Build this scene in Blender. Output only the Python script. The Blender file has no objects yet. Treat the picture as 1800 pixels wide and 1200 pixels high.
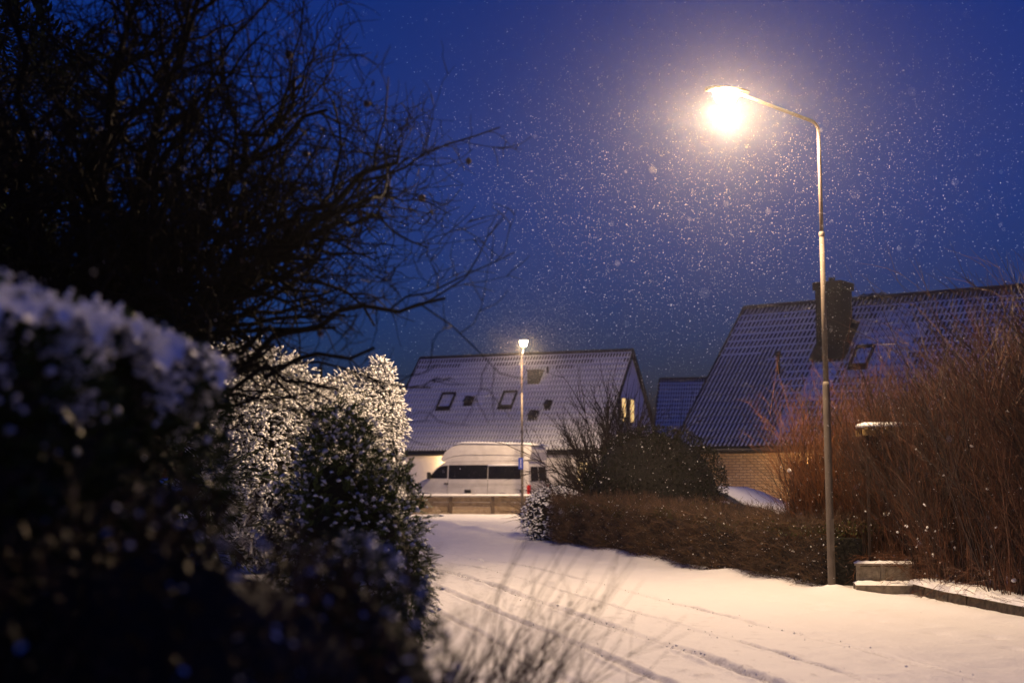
import bpy, math, random
import numpy as np
from mathutils import Vector, Matrix

random.seed(7)
rng = np.random.default_rng(7)
sc = bpy.context.scene
col = sc.collection
R = math.radians

# ------------------------------------------------------------------ camera
cam_d = bpy.data.cameras.new('camera')
cam_d.lens = 50.0
cam_d.sensor_width = 36.0
cam_d.clip_start = 0.05
cam_d.clip_end = 5000
cam_d.dof.use_dof = True
cam_d.dof.focus_distance = 18.5
cam_d.dof.aperture_fstop = 1.6
cam = bpy.data.objects.new('camera', cam_d)
cam.location = (0, 0, 1.48)
cam.rotation_euler = (R(90) + math.atan(238 / 2500), 0, 0)
col.objects.link(cam)
sc.camera = cam

# ------------------------------------------------------------------ dusk sky, exposure
world = bpy.data.worlds.new('World')
sc.world = world
world.use_nodes = True
wn = world.node_tree
wn.nodes.clear()
sky = wn.nodes.new('ShaderNodeTexSky')
sky.sky_type = 'NISHITA'
sky.sun_disc = False
sky.sun_elevation = R(-0.5)
sky.sun_rotation = R(262)
sky.ozone_density = 6.0
sky.dust_density = 0.3
tint = wn.nodes.new('ShaderNodeMix')
tint.data_type = 'RGBA'
tint.blend_type = 'MULTIPLY'
tint.inputs['Factor'].default_value = 1.0
tint.inputs['B'].default_value = (0.52, 0.72, 1.0, 1)
bg = wn.nodes.new('ShaderNodeBackground')
bg.inputs['Strength'].default_value = 0.58
wo = wn.nodes.new('ShaderNodeOutputWorld')
wn.links.new(sky.outputs[0], tint.inputs['A'])
wn.links.new(tint.outputs['Result'], bg.inputs['Color'])
wn.links.new(bg.outputs[0], wo.inputs['Surface'])

vs = sc.view_settings
vs.view_transform = 'Standard'
vs.look = 'None'
vs.exposure = 0.0
vs.gamma = 1.0
vs.use_curve_mapping = False
LAMP_COL = (1.0, 0.69, 0.43)
LAMP_W = 1700.0

cy = sc.cycles
cy.use_denoising = True
cy.max_bounces = 5
cy.diffuse_bounces = 3
cy.glossy_bounces = 2
cy.transmission_bounces = 3
cy.volume_bounces = 0
cy.transparent_max_bounces = 4
cy.sample_clamp_indirect = 6.0

# ------------------------------------------------------------------ materials
def nmat(name):
    m = bpy.data.materials.new(name)
    m.use_nodes = True
    return m, m.node_tree, m.node_tree.nodes['Principled BSDF']

def mat(name, c1, c2=None, rough=0.7, scale=8.0, bump=0.0, bscale=None, metal=0.0, detail=4, dist=0.02):
    m, nt, b = nmat(name)
    b.inputs['Roughness'].default_value = rough
    b.inputs['Metallic'].default_value = metal
    tc = nt.nodes.new('ShaderNodeTexCoord')
    if c2 is None:
        c2 = tuple(min(1, x * 0.72) for x in c1)
    n = nt.nodes.new('ShaderNodeTexNoise')
    n.inputs['Scale'].default_value = scale
    n.inputs['Detail'].default_value = detail
    nt.links.new(tc.outputs['Object'], n.inputs['Vector'])
    r = nt.nodes.new('ShaderNodeValToRGB')
    r.color_ramp.elements[0].position = 0.35
    r.color_ramp.elements[1].position = 0.65
    r.color_ramp.elements[0].color = (*c1, 1)
    r.color_ramp.elements[1].color = (*c2, 1)
    nt.links.new(n.outputs['Fac'], r.inputs[0])
    nt.links.new(r.outputs[0], b.inputs['Base Color'])
    if bump:
        n2 = nt.nodes.new('ShaderNodeTexNoise')
        n2.inputs['Scale'].default_value = bscale or scale * 3
        n2.inputs['Detail'].default_value = 5
        nt.links.new(tc.outputs['Object'], n2.inputs['Vector'])
        bp = nt.nodes.new('ShaderNodeBump')
        bp.inputs['Strength'].default_value = bump
        bp.inputs['Distance'].default_value = dist
        nt.links.new(n2.outputs['Fac'], bp.inputs['Height'])
        nt.links.new(bp.outputs[0], b.inputs['Normal'])
    return m

def emat(name, c, strength):
    m, nt, b = nmat(name)
    b.inputs['Base Color'].default_value = (0.8, 0.8, 0.8, 1)
    b.inputs['Emission Color'].default_value = (*c, 1)
    b.inputs['Emission Strength'].default_value = strength
    return m

M = {}
M['snow'] = mat('snow', (0.88, 0.89, 0.90), (0.83, 0.84, 0.86), 0.6, 6, 0.35, 28, dist=0.02)
M['snow_ground'] = mat('snow_ground', (0.82, 0.82, 0.83), (0.74, 0.75, 0.77), 0.6, 1.3, 0.5, 22, dist=0.03)
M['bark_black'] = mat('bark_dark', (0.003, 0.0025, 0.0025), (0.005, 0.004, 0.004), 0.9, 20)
M['copper'] = mat('copper_twig', (0.25, 0.088, 0.022), (0.15, 0.050, 0.014), 0.6, 6)
M['russet'] = mat('russet_twig', (0.14, 0.045, 0.013), (0.070, 0.024, 0.008), 0.6, 6)
M['highlight_twig'] = mat('highlight_twig', (0.15, 0.083, 0.043), (0.095, 0.052, 0.028), 0.7, 6)  # paler tan twigs: lamplit highlights of the low hedge put into the colour
M['russet_dark'] = mat('dark_russet_twig', (0.045, 0.016, 0.007), (0.022, 0.009, 0.005), 0.7, 6)
M['dark_twig'] = mat('dark_twig', (0.030, 0.017, 0.011), (0.018, 0.011, 0.008), 0.8, 6)
M['brown_twig'] = mat('brown_twig', (0.055, 0.027, 0.015), (0.026, 0.014, 0.009), 0.8, 6)
M['near_twig'] = mat('near_twig', (0.06, 0.022, 0.016), (0.03, 0.013, 0.010), 0.8, 6)
M['leaf_brown'] = mat('leaf_brown', (0.10, 0.055, 0.02), (0.05, 0.032, 0.014), 0.7, 4)
M['leaf_olive'] = mat('leaf_olive', (0.055, 0.058, 0.013), (0.03, 0.035, 0.010), 0.6, 4)
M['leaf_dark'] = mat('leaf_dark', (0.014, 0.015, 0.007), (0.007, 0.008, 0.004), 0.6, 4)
M['leaf_green'] = mat('leaf_green', (0.050, 0.075, 0.018), (0.026, 0.040, 0.011), 0.5, 4)
M['conifer'] = mat('conifer_green', (0.085, 0.085, 0.026), (0.05, 0.055, 0.018), 0.6, 3)
M['conifer_green'] = mat('bright_conifer', (0.075, 0.11, 0.028), (0.045, 0.07, 0.018), 0.6, 3)
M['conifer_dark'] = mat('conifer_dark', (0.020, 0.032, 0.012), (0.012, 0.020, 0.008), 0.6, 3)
for k_ in ('leaf_brown', 'leaf_olive', 'leaf_dark', 'leaf_green', 'conifer', 'conifer_green', 'conifer_dark', 'bark_black'):
    M[k_].node_tree.nodes['Principled BSDF'].inputs['Specular IOR Level'].default_value = 0.12
M['core'] = mat('light_block_dark', (0.012, 0.010, 0.007), (0.007, 0.006, 0.005), 0.95, 9, 0.6, 20, dist=0.05)  # dark filling for the added cores that block light inside foliage
M['steel'] = mat('painted_steel', (0.13, 0.105, 0.08), (0.09, 0.072, 0.055), 0.75, 7, 0.15, 60, dist=0.004)
M['steel_dark'] = mat('weathered_steel', (0.09, 0.06, 0.042), (0.06, 0.04, 0.03), 0.75, 9, 0.2, 60, dist=0.004)
M['tile'] = mat('roof_tile', (0.030, 0.026, 0.030), (0.018, 0.016, 0.020), 0.7, 9)
M['render'] = mat('white_render', (0.80, 0.78, 0.76), (0.74, 0.72, 0.70), 0.85, 2, 0.2, 40, dist=0.01)
M['trim_dark'] = mat('dark_trim', (0.020, 0.016, 0.016), (0.012, 0.010, 0.010), 0.7, 6)
M['trim_white'] = mat('white_trim', (0.6, 0.6, 0.6), (0.52, 0.52, 0.52), 0.5, 6)
M['chimney'] = mat('chimney_sheet', (0.007, 0.006, 0.007), (0.004, 0.004, 0.004), 0.8, 5)
M['plank'] = mat('dark_plank', (0.040, 0.018, 0.010), (0.022, 0.011, 0.007), 0.8, 5, 0.4, 30, dist=0.006)
M['board'] = mat('weathered_board', (0.34, 0.25, 0.15), (0.24, 0.17, 0.10), 0.8, 7, 0.4, 40, dist=0.006)
M['board_post'] = mat('weathered_post', (0.13, 0.09, 0.055), (0.09, 0.06, 0.04), 0.8, 7)
M['arch'] = mat('arch_timber', (0.36, 0.24, 0.09), (0.28, 0.18, 0.06), 0.7, 9)
M['stone'] = mat('old_concrete', (0.30, 0.25, 0.18), (0.17, 0.14, 0.10), 0.9, 14, 0.7, 40, dist=0.015)
M['stone_dark'] = mat('mossy_stone', (0.16, 0.12, 0.075), (0.07, 0.055, 0.035), 0.95, 12, 0.8, 30, dist=0.02)
M['glass'] = mat('dark_glass', (0.010, 0.009, 0.008), (0.006, 0.006, 0.006), 0.25, 3)
M['glass'].node_tree.nodes['Principled BSDF'].inputs['Specular IOR Level'].default_value = 0.22
M['pane_sky'] = mat('snowy_pane', (0.55, 0.52, 0.52), (0.45, 0.43, 0.44), 0.5, 5)
M['lit_pane'] = emat('lit_pane', (1.0, 0.62, 0.16), 2.2)
def curtain(m):
    nt = m.node_tree; b = nt.nodes['Principled BSDF']; tc = nt.nodes.new('ShaderNodeTexCoord'); n = nt.nodes.new('ShaderNodeTexNoise'); mp = nt.nodes.new('ShaderNodeMapping')
    mp.inputs['Scale'].default_value = (9, 9, 1.2); n.inputs['Scale'].default_value = 1.0; n.inputs['Detail'].default_value = 3
    r = nt.nodes.new('ShaderNodeMapRange'); r.inputs[1].default_value = .35; r.inputs[2].default_value = .68; r.inputs[3].default_value = .25; r.inputs[4].default_value = 1.7
    nt.links.new(tc.outputs['Object'], mp.inputs[0]); nt.links.new(mp.outputs[0], n.inputs['Vector']); nt.links.new(n.outputs['Fac'], r.inputs[0]); nt.links.new(r.outputs[0], b.inputs['Emission Strength'])
curtain(M['lit_pane'])
M['van_paint'] = mat('van_paint', (0.60, 0.58, 0.57), (0.50, 0.48, 0.47), 0.35, 3)
M['van_plastic'] = mat('black_plastic', (0.02, 0.02, 0.02), (0.013, 0.013, 0.013), 0.6, 8)
M['tyre'] = mat('tyre', (0.016, 0.016, 0.016), (0.011, 0.011, 0.011), 0.9, 20)
M['rim'] = mat('rim', (0.35, 0.35, 0.36), (0.25, 0.25, 0.26), 0.4, 8, metal=0.6)
M['tail'] = mat('tail_lens', (0.55, 0.02, 0.015), (0.42, 0.012, 0.01), 0.3, 6)
M['head_lens'] = mat('head_lens', (0.5, 0.5, 0.5), (0.35, 0.35, 0.36), 0.2, 6)
M['car_paint'] = mat('car_paint', (0.05, 0.055, 0.06), (0.04, 0.042, 0.045), 0.3, 3)
M['sign_blue'] = mat('sign_blue', (0.015, 0.05, 0.42), (0.012, 0.04, 0.36), 0.4, 6)
M['sign_white'] = mat('sign_white', (0.75, 0.75, 0.75), (0.65, 0.65, 0.66), 0.4, 6)
M['lamp_glass'] = emat('lamp_diffuser', (1.0, 0.66, 0.32), 900.0)
M['lamp_glass_far'] = emat('far_lamp_diffuser', (1.0, 0.66, 0.32), 1100.0)
M['lamp_glass_small'] = emat('wall_lamp_glass', (1.0, 0.62, 0.25), 12.0)

def flake_material():
    m, nt, b = nmat('snowflake')
    b.inputs['Base Color'].default_value = (0.9, 0.9, 0.92, 1)
    b.inputs['Roughness'].default_value = 0.6
    nt.nodes.remove(b)
    d = nt.nodes.new('ShaderNodeBsdfDiffuse'); d.inputs['Color'].default_value = (0.9, 0.9, 0.92, 1)
    t = nt.nodes.new('ShaderNodeBsdfTranslucent'); t.inputs['Color'].default_value = (0.9, 0.9, 0.92, 1)
    x = nt.nodes.new('ShaderNodeMixShader'); x.inputs[0].default_value = 0.5
    nt.links.new(d.outputs[0], x.inputs[1]); nt.links.new(t.outputs[0], x.inputs[2])
    nt.links.new(x.outputs[0], nt.nodes['Material Output'].inputs['Surface'])
    return m
M['flake'] = flake_material()

def brick_material():
    m, nt, b = nmat('yellow_brick')
    b.inputs['Roughness'].default_value = 0.9
    tc = nt.nodes.new('ShaderNodeTexCoord')
    mp = nt.nodes.new('ShaderNodeMapping'); mp.inputs['Rotation'].default_value = (R(90), 0, 0)
    br = nt.nodes.new('ShaderNodeTexBrick')
    br.inputs['Scale'].default_value = 1.0
    br.inputs['Brick Width'].default_value = 0.25
    br.inputs['Row Height'].default_value = 0.085
    br.inputs['Mortar Size'].default_value = 0.012
    br.inputs['Color1'].default_value = (0.40, 0.28, 0.17, 1)
    br.inputs['Color2'].default_value = (0.32, 0.21, 0.12, 1)
    br.inputs['Mortar'].default_value = (0.13, 0.10, 0.08, 1)
    nt.links.new(tc.outputs['Object'], mp.inputs[0]); nt.links.new(mp.outputs[0], br.inputs['Vector'])
    nt.links.new(br.outputs['Color'], b.inputs['Base Color'])
    bp = nt.nodes.new('ShaderNodeBump'); bp.inputs['Distance'].default_value = 0.01; bp.invert = True
    nt.links.new(br.outputs['Fac'], bp.inputs['Height']); nt.links.new(bp.outputs[0], b.inputs['Normal'])
    return m
M['brick'] = brick_material()

def road_material():
    m, nt, b = nmat('road_snow')
    b.inputs['Roughness'].default_value = 0.65
    tc = nt.nodes.new('ShaderNodeTexCoord')
    at = nt.nodes.new('ShaderNodeAttribute'); at.attribute_name = 'packed'
    n = nt.nodes.new('ShaderNodeTexNoise'); n.inputs['Scale'].default_value = 55; n.inputs['Detail'].default_value = 3
    nt.links.new(tc.outputs['Object'], n.inputs['Vector'])
    mu = nt.nodes.new('ShaderNodeMath'); mu.operation = 'MULTIPLY'
    rr = nt.nodes.new('ShaderNodeMapRange'); rr.inputs[1].default_value = 0.42; rr.inputs[2].default_value = 0.58
    nt.links.new(n.outputs['Fac'], rr.inputs[0])
    nt.links.new(rr.outputs[0], mu.inputs[0]); nt.links.new(at.outputs['Fac'], mu.inputs[1])
    mx = nt.nodes.new('ShaderNodeMix'); mx.data_type = 'RGBA'
    mx.inputs['A'].default_value = (0.81, 0.81, 0.83, 1); mx.inputs['B'].default_value = (0.20, 0.17, 0.19, 1)
    nt.links.new(mu.outputs[0], mx.inputs['Factor']); nt.links.new(mx.outputs['Result'], b.inputs['Base Color'])
    n2 = nt.nodes.new('ShaderNodeTexNoise'); n2.inputs['Scale'].default_value = 26; n2.inputs['Detail'].default_value = 7
    nt.links.new(tc.outputs['Object'], n2.inputs['Vector'])
    bp = nt.nodes.new('ShaderNodeBump'); bp.inputs['Strength'].default_value = 0.45; bp.inputs['Distance'].default_value = 0.02
    nt.links.new(n2.outputs['Fac'], bp.inputs['Height']); nt.links.new(bp.outputs[0], b.inputs['Normal'])
    return m
M['road'] = road_material()

# ------------------------------------------------------------------ mesh helpers
def link(name, me, parent=None):
    o = bpy.data.objects.new(name, me)
    col.objects.link(o)
    if parent: o.parent = parent
    return o

def empty(name, loc=(0, 0, 0), rz=0.0):
    o = bpy.data.objects.new(name, None)
    o.empty_display_size = 0.2
    o.location = loc; o.rotation_euler = (0, 0, rz)
    col.objects.link(o)
    return o

def tag(o, label=None, cat=None, group=None, kind=None):
    if label: o['label'] = label
    if cat: o['category'] = cat
    if group: o['group'] = group
    if kind: o['kind'] = kind
    return o

class MB:
    def __init__(s): s.v = []; s.f = []; s.m = []
    def add(s, vs_, fs, m=0):
        b = len(s.v); s.v += [tuple(p) for p in vs_]
        for f in fs:
            s.f.append(tuple(i + b for i in f)); s.m.append(m)
    def box(s, x0, x1, y0, y1, z0, z1, m=0, bev=0.0):
        if bev <= 0:
            p = [(x0,y0,z0),(x1,y0,z0),(x1,y1,z0),(x0,y1,z0),(x0,y0,z1),(x1,y0,z1),(x1,y1,z1),(x0,y1,z1)]
            s.add(p, [(3,2,1,0),(4,5,6,7),(0,1,5,4),(1,2,6,5),(2,3,7,6),(3,0,4,7)], m); return
        b = bev
        p = [(x0,y0,z0),(x1,y0,z0),(x1,y1,z0),(x0,y1,z0),(x0,y0,z1-b),(x1,y0,z1-b),(x1,y1,z1-b),(x0,y1,z1-b),
             (x0+b,y0+b,z1),(x1-b,y0+b,z1),(x1-b,y1-b,z1),(x0+b,y1-b,z1)]
        s.add(p, [(3,2,1,0),(0,1,5,4),(1,2,6,5),(2,3,7,6),(3,0,4,7),(4,5,9,8),(5,6,10,9),(6,7,11,10),(7,4,8,11),(8,9,10,11)], m)
    def tube(s, pts, r, n=8, m=0, cap=True):
        pts = [Vector(p) for p in pts]; k = len(pts)
        if not hasattr(r, '__len__'): r = [r] * k
        vv = []; up = None
        for i in range(k):
            d = (pts[min(i+1, k-1)] - pts[max(i-1, 0)])
            d = d.normalized() if d.length > 1e-9 else Vector((0,0,1))
            if up is None: up = Vector((0,0,1)) if abs(d.z) < 0.9 else Vector((1,0,0))
            a = up - d * up.dot(d)
            if a.length < 1e-6: a = d.orthogonal()
            a.normalize(); up = a; b = d.cross(a)
            for j in range(n):
                t = 2 * math.pi * j / n
                vv.append(pts[i] + (a * math.cos(t) + b * math.sin(t)) * r[i])
        ff = []
        for i in range(k - 1):
            for j in range(n):
                j2 = (j + 1) % n
                ff.append((i*n+j, i*n+j2, (i+1)*n+j2, (i+1)*n+j))
        if cap:
            ff.append(tuple(range(n))[::-1]); ff.append(tuple((k-1)*n+j for j in range(n)))
        s.add(vv, ff, m)
    def build(s, name, mats, parent=None, smooth=False):
        me = bpy.data.meshes.new(name)
        me.from_pydata(s.v, [], s.f)
        if not isinstance(mats, (list, tuple)): mats = [mats]
        for q in mats: me.materials.append(M[q])
        me.polygons.foreach_set('material_index', s.m)
        if smooth: me.polygons.foreach_set('use_smooth', [True] * len(s.f))
        me.update()
        return link(name, me, parent)

class NP:
    """collects scattered copies of small shapes into one mesh"""
    def __init__(s): s.v = []; s.l = []; s.t = []; s.m = []; s.n = 0
    def raw(s, v, loops, totals, mats):
        s.v.append(v); s.l.append(loops + s.n); s.t.append(totals); s.m.append(mats); s.n += len(v)
    def scatter(s, T, pos, rot, scl):
        tv, tf, tm = T
        N = len(pos)
        if N == 0: return
        scl = np.asarray(scl, float)
        if scl.ndim == 1: scl = np.repeat(scl[:, None], 3, 1)
        v = np.einsum('nij,nkj->nki', rot, tv[None] * scl[:, None, :]) + pos[:, None, :]
        nv = len(tv)
        fl = np.array([i for f in tf for i in f]); ft = np.array([len(f) for f in tf])
        loops = (fl[None] + (np.arange(N) * nv)[:, None]).ravel()
        s.raw(v.reshape(-1, 3), loops, np.tile(ft, N), np.tile(np.array(tm), N))
    def build(s, name, mats, parent=None, smooth=False, kind=None):
        v = np.concatenate(s.v); l = np.concatenate(s.l); t = np.concatenate(s.t); m = np.concatenate(s.m)
        me = bpy.data.meshes.new(name)
        me.vertices.add(len(v)); me.vertices.foreach_set('co', v.astype(np.float32).ravel())
        me.loops.add(len(l)); me.loops.foreach_set('vertex_index', l.astype(np.int32))
        me.polygons.add(len(t))
        st = np.concatenate([[0], np.cumsum(t)[:-1]])
        me.polygons.foreach_set('loop_start', st.astype(np.int32))
        me.polygons.foreach_set('material_index', m.astype(np.int32))
        if smooth: me.polygons.foreach_set('use_smooth', np.ones(len(t), bool))
        if not isinstance(mats, (list, tuple)): mats = [mats]
        for q in mats: me.materials.append(M[q])
        me.update(calc_edges=True); me.validate()
        o = link(name, me, parent)
        if kind: o['kind'] = kind
        return o

def basis(d, roll=None):
    """rotations taking +x to d, +z as near to up as a random roll allows"""
    d = d / np.linalg.norm(d, axis=1, keepdims=True)
    up = np.tile(np.array([0., 0., 1.]), (len(d), 1))
    bad = np.abs(d[:, 2]) > 0.97
    up[bad] = [1, 0, 0]
    y = np.cross(up, d); y /= np.linalg.norm(y, axis=1, keepdims=True)
    z = np.cross(d, y)
    if roll is not None:
        c, s_ = np.cos(roll)[:, None], np.sin(roll)[:, None]
        y, z = y * c + z * s_, z * c - y * s_
    return np.stack([d, y, z], axis=2)

def rand_dirs(n):
    d = rng.normal(size=(n, 3)); return d / np.linalg.norm(d, axis=1, keepdims=True)

def ico():
    p = (1 + 5 ** .5) / 2
    v = np.array([(-1,p,0),(1,p,0),(-1,-p,0),(1,-p,0),(0,-1,p),(0,1,p),(0,-1,-p),(0,1,-p),(p,0,-1),(p,0,1),(-p,0,-1),(-p,0,1)], float)
    v /= np.linalg.norm(v[0])
    f = [(0,11,5),(0,5,1),(0,1,7),(0,7,10),(0,10,11),(1,5,9),(5,11,4),(11,10,2),(10,7,6),(7,1,8),(3,9,4),(3,4,2),(3,2,6),(3,6,8),(3,8,9),(4,9,5),(2,4,11),(6,2,10),(8,6,7),(9,8,1)]
    return v, f, [0] * 20
ICO = ico()
LEAF = (np.array([(0,0,0),(0.45,0.28,0.06),(1,0,-0.05),(0.45,-0.28,0.06)], float), [(0,1,2),(0,2,3)], [0, 0])
TETRA = (np.array([(1,1,1),(1,-1,-1),(-1,1,-1),(-1,-1,1)], float) / 3 ** .5, [(0,1,2),(0,3,1),(0,2,3),(1,3,2)], [0]*4)
SPECK = LEAF

def frond(seed, snow):
    """one flat conifer spray with snow lying along it; mat 0 green, mat 1 snow"""
    g = random.Random(seed)
    v = []; f = []; m = []
    def q(a, b, c, d, k):
        i = len(v); v.extend([a, b, c, d]); f.append((i, i+1, i+2)); f.append((i, i+2, i+3)); m.extend([k, k])
    for i in range(6):
        x = 0.12 + i * 0.15
        for sd in (-1, 1):
            L = (0.42 - 0.045 * i) * g.uniform(0.7, 1.2); a = g.uniform(0.5, 0.9)
            dx, dy = math.cos(a) * L, math.sin(a) * L * sd
            z0 = -0.22 * x * x; z1 = z0 - 0.1 * L + g.uniform(-.04, .06)
            w = 0.055
            q((x, 0, z0), (x + dx*.5 - w*sd*.6, dy*.5 + w*.6, (z0+z1)/2+.02), (x + dx, dy, z1), (x + dx*.5 + w*sd*.6, dy*.5 - w*.6, (z0+z1)/2+.02), 0)
    q((0, -.03, 0), (1.15, 0, -0.3), (0, .03, 0), (0.5, 0, -.02), 0)
    for i in range(snow):
        x = g.uniform(0.1, 0.95); y = g.uniform(-.22, .22) * (1.1 - x); r = g.uniform(.11, .23)
        z = -0.22 * x * x
        i0 = len(v)
        v.extend([(x-r*1.25, y, z), (x+r*1.25, y, z-.03), (x, y-r, z-.01), (x, y+r, z-.01), (x, y, z+r*.75), (x, y, z-.02)])
        for t in [(0,2,4),(2,1,4),(1,3,4),(3,0,4),(0,5,2),(2,5,1),(1,5,3),(3,5,0)]:
            f.append(tuple(k + i0 for k in t)); m.append(1)
    return np.array(v, float), f, m

def twig(seed, L=1.0, kids=5, r=0.006, curve=0.15, spread=0.6, sub=True):
    """a thin forked shoot growing along +x"""
    g = random.Random(seed)
    mb = MB()
    def shoot(p, d, length, rad, kk):
        n = 5 if length > .5 else 3
        pts = [Vector(p)]; d = Vector(d).normalized()
        for i in range(n):
            d = (d + Vector((g.gauss(0, curve), g.gauss(0, curve), g.gauss(0, curve)))).normalized()
            pts.append(pts[-1] + d * length / n)
        mb.tube(pts, [rad * (1 - .75 * i / n) for i in range(n + 1)], 3, 0, False)
        for _ in range(kk):
            t = g.uniform(.25, .95); i = min(int(t * n), n - 1)
            q = pts[i].lerp(pts[i+1], t * n - i); dd = (pts[i+1] - pts[i]).normalized()
            nd = dd + Vector((g.gauss(0, 1), g.gauss(0, 1), g.gauss(0, 1))).normalized() * spread
            shoot(q, nd, length * g.uniform(.18, .42), rad * .55, 2 if (sub and kk > 3) else 0)
    shoot((0, 0, 0), (1, 0, 0), L, r, kids)
    return np.array(mb.v, float), mb.f, [0] * len(mb.f)

def shell_points(n, c, rad, depth=0.35, zmin=None, flat=1.0, lump=0.18, seed=0):
    """points and outward directions through the outer layer of a lumpy ellipsoid"""
    d = rand_dirs(n)
    g = np.random.default_rng(seed)
    k = 1 + np.zeros(n)
    for _ in range(9):
        a = g.normal(size=3); a /= np.linalg.norm(a)
        k += lump * g.uniform(-1, 1) * np.exp(-(1 - d @ a) * 7)
    rr = k * (1 - depth * rng.random(n) ** 1.6)
    p = d * rr[:, None] * np.array(rad) + np.array(c)
    if zmin is not None:
        ok = p[:, 2] > zmin; p, d = p[ok], d[ok]
    return p, d

def core_mesh(name, c, rad, parent, k=0.8, m='core'):  # solid dark lump added inside foliage to stop light passing through
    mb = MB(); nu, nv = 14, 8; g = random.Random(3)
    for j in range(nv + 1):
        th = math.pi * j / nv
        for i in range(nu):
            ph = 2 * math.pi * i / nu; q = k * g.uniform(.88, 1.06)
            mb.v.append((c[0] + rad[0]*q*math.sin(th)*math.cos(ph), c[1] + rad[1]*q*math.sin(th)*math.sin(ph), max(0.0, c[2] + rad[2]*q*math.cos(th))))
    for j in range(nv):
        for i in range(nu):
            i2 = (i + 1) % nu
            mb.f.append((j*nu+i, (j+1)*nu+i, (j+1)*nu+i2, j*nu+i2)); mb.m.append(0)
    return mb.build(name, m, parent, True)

# ------------------------------------------------------------------ ground and road
mb = MB()
mb.add([(-900,-300,-0.03),(900,-300,-0.03),(900,1600,-0.03),(-900,1600,-0.03)], [(0,1,2,3)])
tag(mb.build('ground', 'snow_ground'), 'flat snow covered ground around the houses', 'ground', kind='structure')

RO = np.array([4.05, 18.26]); RD = np.array([-0.225, 0.974]); RU = np.array([0.974, 0.225])
def rw(u, v, z=0.0):
    p = RO + RU * u + RD * v
    return (float(p[0]), float(p[1]), z)

def vnoise(x, y, f, seed):
    g = np.random.default_rng(seed); T = g.random((64, 64))
    X = x * f; Y = y * f
    xi = np.floor(X).astype(int); yi = np.floor(Y).astype(int)
    fx = X - xi; fy = Y - yi
    fx = fx*fx*(3-2*fx); fy = fy*fy*(3-2*fy)
    a = T[xi % 64, yi % 64]; b = T[(xi+1) % 64, yi % 64]; c = T[xi % 64, (yi+1) % 64]; d = T[(xi+1) % 64, (yi+1) % 64]
    return (a*(1-fx)+b*fx)*(1-fy) + (c*(1-fx)+d*fx)*fy - 0.5

us = np.concatenate([np.linspace(-11, -5.4, 40, endpoint=False), np.linspace(-5.4, -1.9, 170, endpoint=False), np.linspace(-1.9, 1.2, 62, endpoint=False), np.linspace(1.2, 9, 30)])
vs_ = np.concatenate([np.linspace(-22, -9, 70, endpoint=False), np.linspace(-9, 6, 300, endpoint=False), np.linspace(6, 20, 130, endpoint=False), np.linspace(20, 41, 70)])
U, V = np.meshgrid(us, vs_, indexing='ij')
Z = 0.02 + 0.05 * vnoise(U, V, 0.35, 1) + 0.026 * vnoise(U, V, 1.4, 2) + 0.016 * vnoise(U, V, 5, 3) + 0.007 * vnoise(U, V, 15, 4)
packed = np.zeros_like(U)
wand = 0.10 * vnoise(V * 0 + 3, V, 0.16, 9)
curve = np.where(V > 0, -0.0055 * np.clip(V, 0, 16) ** 2, -0.002 * V * 0)
for u0, dep, wid in ((-2.42, .020, .035), (-3.90, .036, .055), (-3.20, .020, .030), (-4.66, .028, .045), (-5.3, .012, .04)):
    uc = u0 + curve + wand
    d = np.abs(U - uc)
    rough = 0.6 + 0.9 * (vnoise(U, V, 9, 5) + 0.5)
    brk = np.clip(0.55 + 1.6 * vnoise(V * 0 + u0 * 7, V, 0.5, 11), 0.25, 1)
    Z -= dep * np.exp(-(d / wid) ** 2) * rough * brk
    Z += dep * 0.55 * np.exp(-((d - wid * 2.0) / (wid * .8)) ** 2) * rough * brk
    packed = np.maximum(packed, np.exp(-(d / (wid * 1.15)) ** 2) * brk * np.clip(0.35 + 1.6 * (vnoise(U, V, 7, 6) + 0.4), 0, 1))
# old ruts on the near side of the road, loose crumbs, footprints along the hedge
crumb = np.clip(vnoise(U, V, 11, 21) - 0.33, 0, 1) * np.exp(-((U + 3.7) / 1.1) ** 2)
Z += crumb * 0.10
packed = np.maximum(packed, np.clip(crumb * 5, 0, .6))
for i in range(26):
    fu = -0.95 + (0.13 if i % 2 else -0.13) + rng.normal(0, .04); fv = -7 + i * 0.62 + rng.normal(0, .05)
    Z -= 0.030 * np.exp(-((U - fu) / .07) ** 2 - ((V - fv) / .13) ** 2)
Z += 0.07 * np.exp(-((U - 0.1) / 0.35) ** 2) * (0.7 + vnoise(U, V, 1.1, 31))
Z += 0.05 * np.exp(-((U + 6.1) / 0.5) ** 2)
Z += 0.05 * np.exp(-((U - 0.0) ** 2 + V ** 2) / .16 ** 2)
edge = np.minimum.reduce([U + 11, 9 - U, V + 22, 41 - V])
Z = Z * np.clip(edge / 1.5, 0, 1) - 0.06 * (1 - np.clip(edge / 1.5, 0, 1))
P = RO[None, None, :] + U[..., None] * RU + V[..., None] * RD
verts = np.concatenate([P, Z[..., None]], 2).reshape(-1, 3)
nu_, nv_ = U.shape
ii, jj = np.meshgrid(np.arange(nu_ - 1), np.arange(nv_ - 1), indexing='ij')
a = (ii * nv_ + jj).ravel()
q = np.stack([a, a + nv_, a + nv_ + 1, a + 1], 1)
n = NP(); n.raw(verts, q.ravel(), np.full(len(q), 4), np.zeros(len(q), int))
road = n.build('road', 'road', None, True)
att = road.data.attributes.new('packed', 'FLOAT', 'POINT')
att.data.foreach_set('value', packed.ravel().astype(np.float32))
tag(road, 'snow covered residential road with narrow tyre tracks', 'road', kind='structure')

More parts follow.
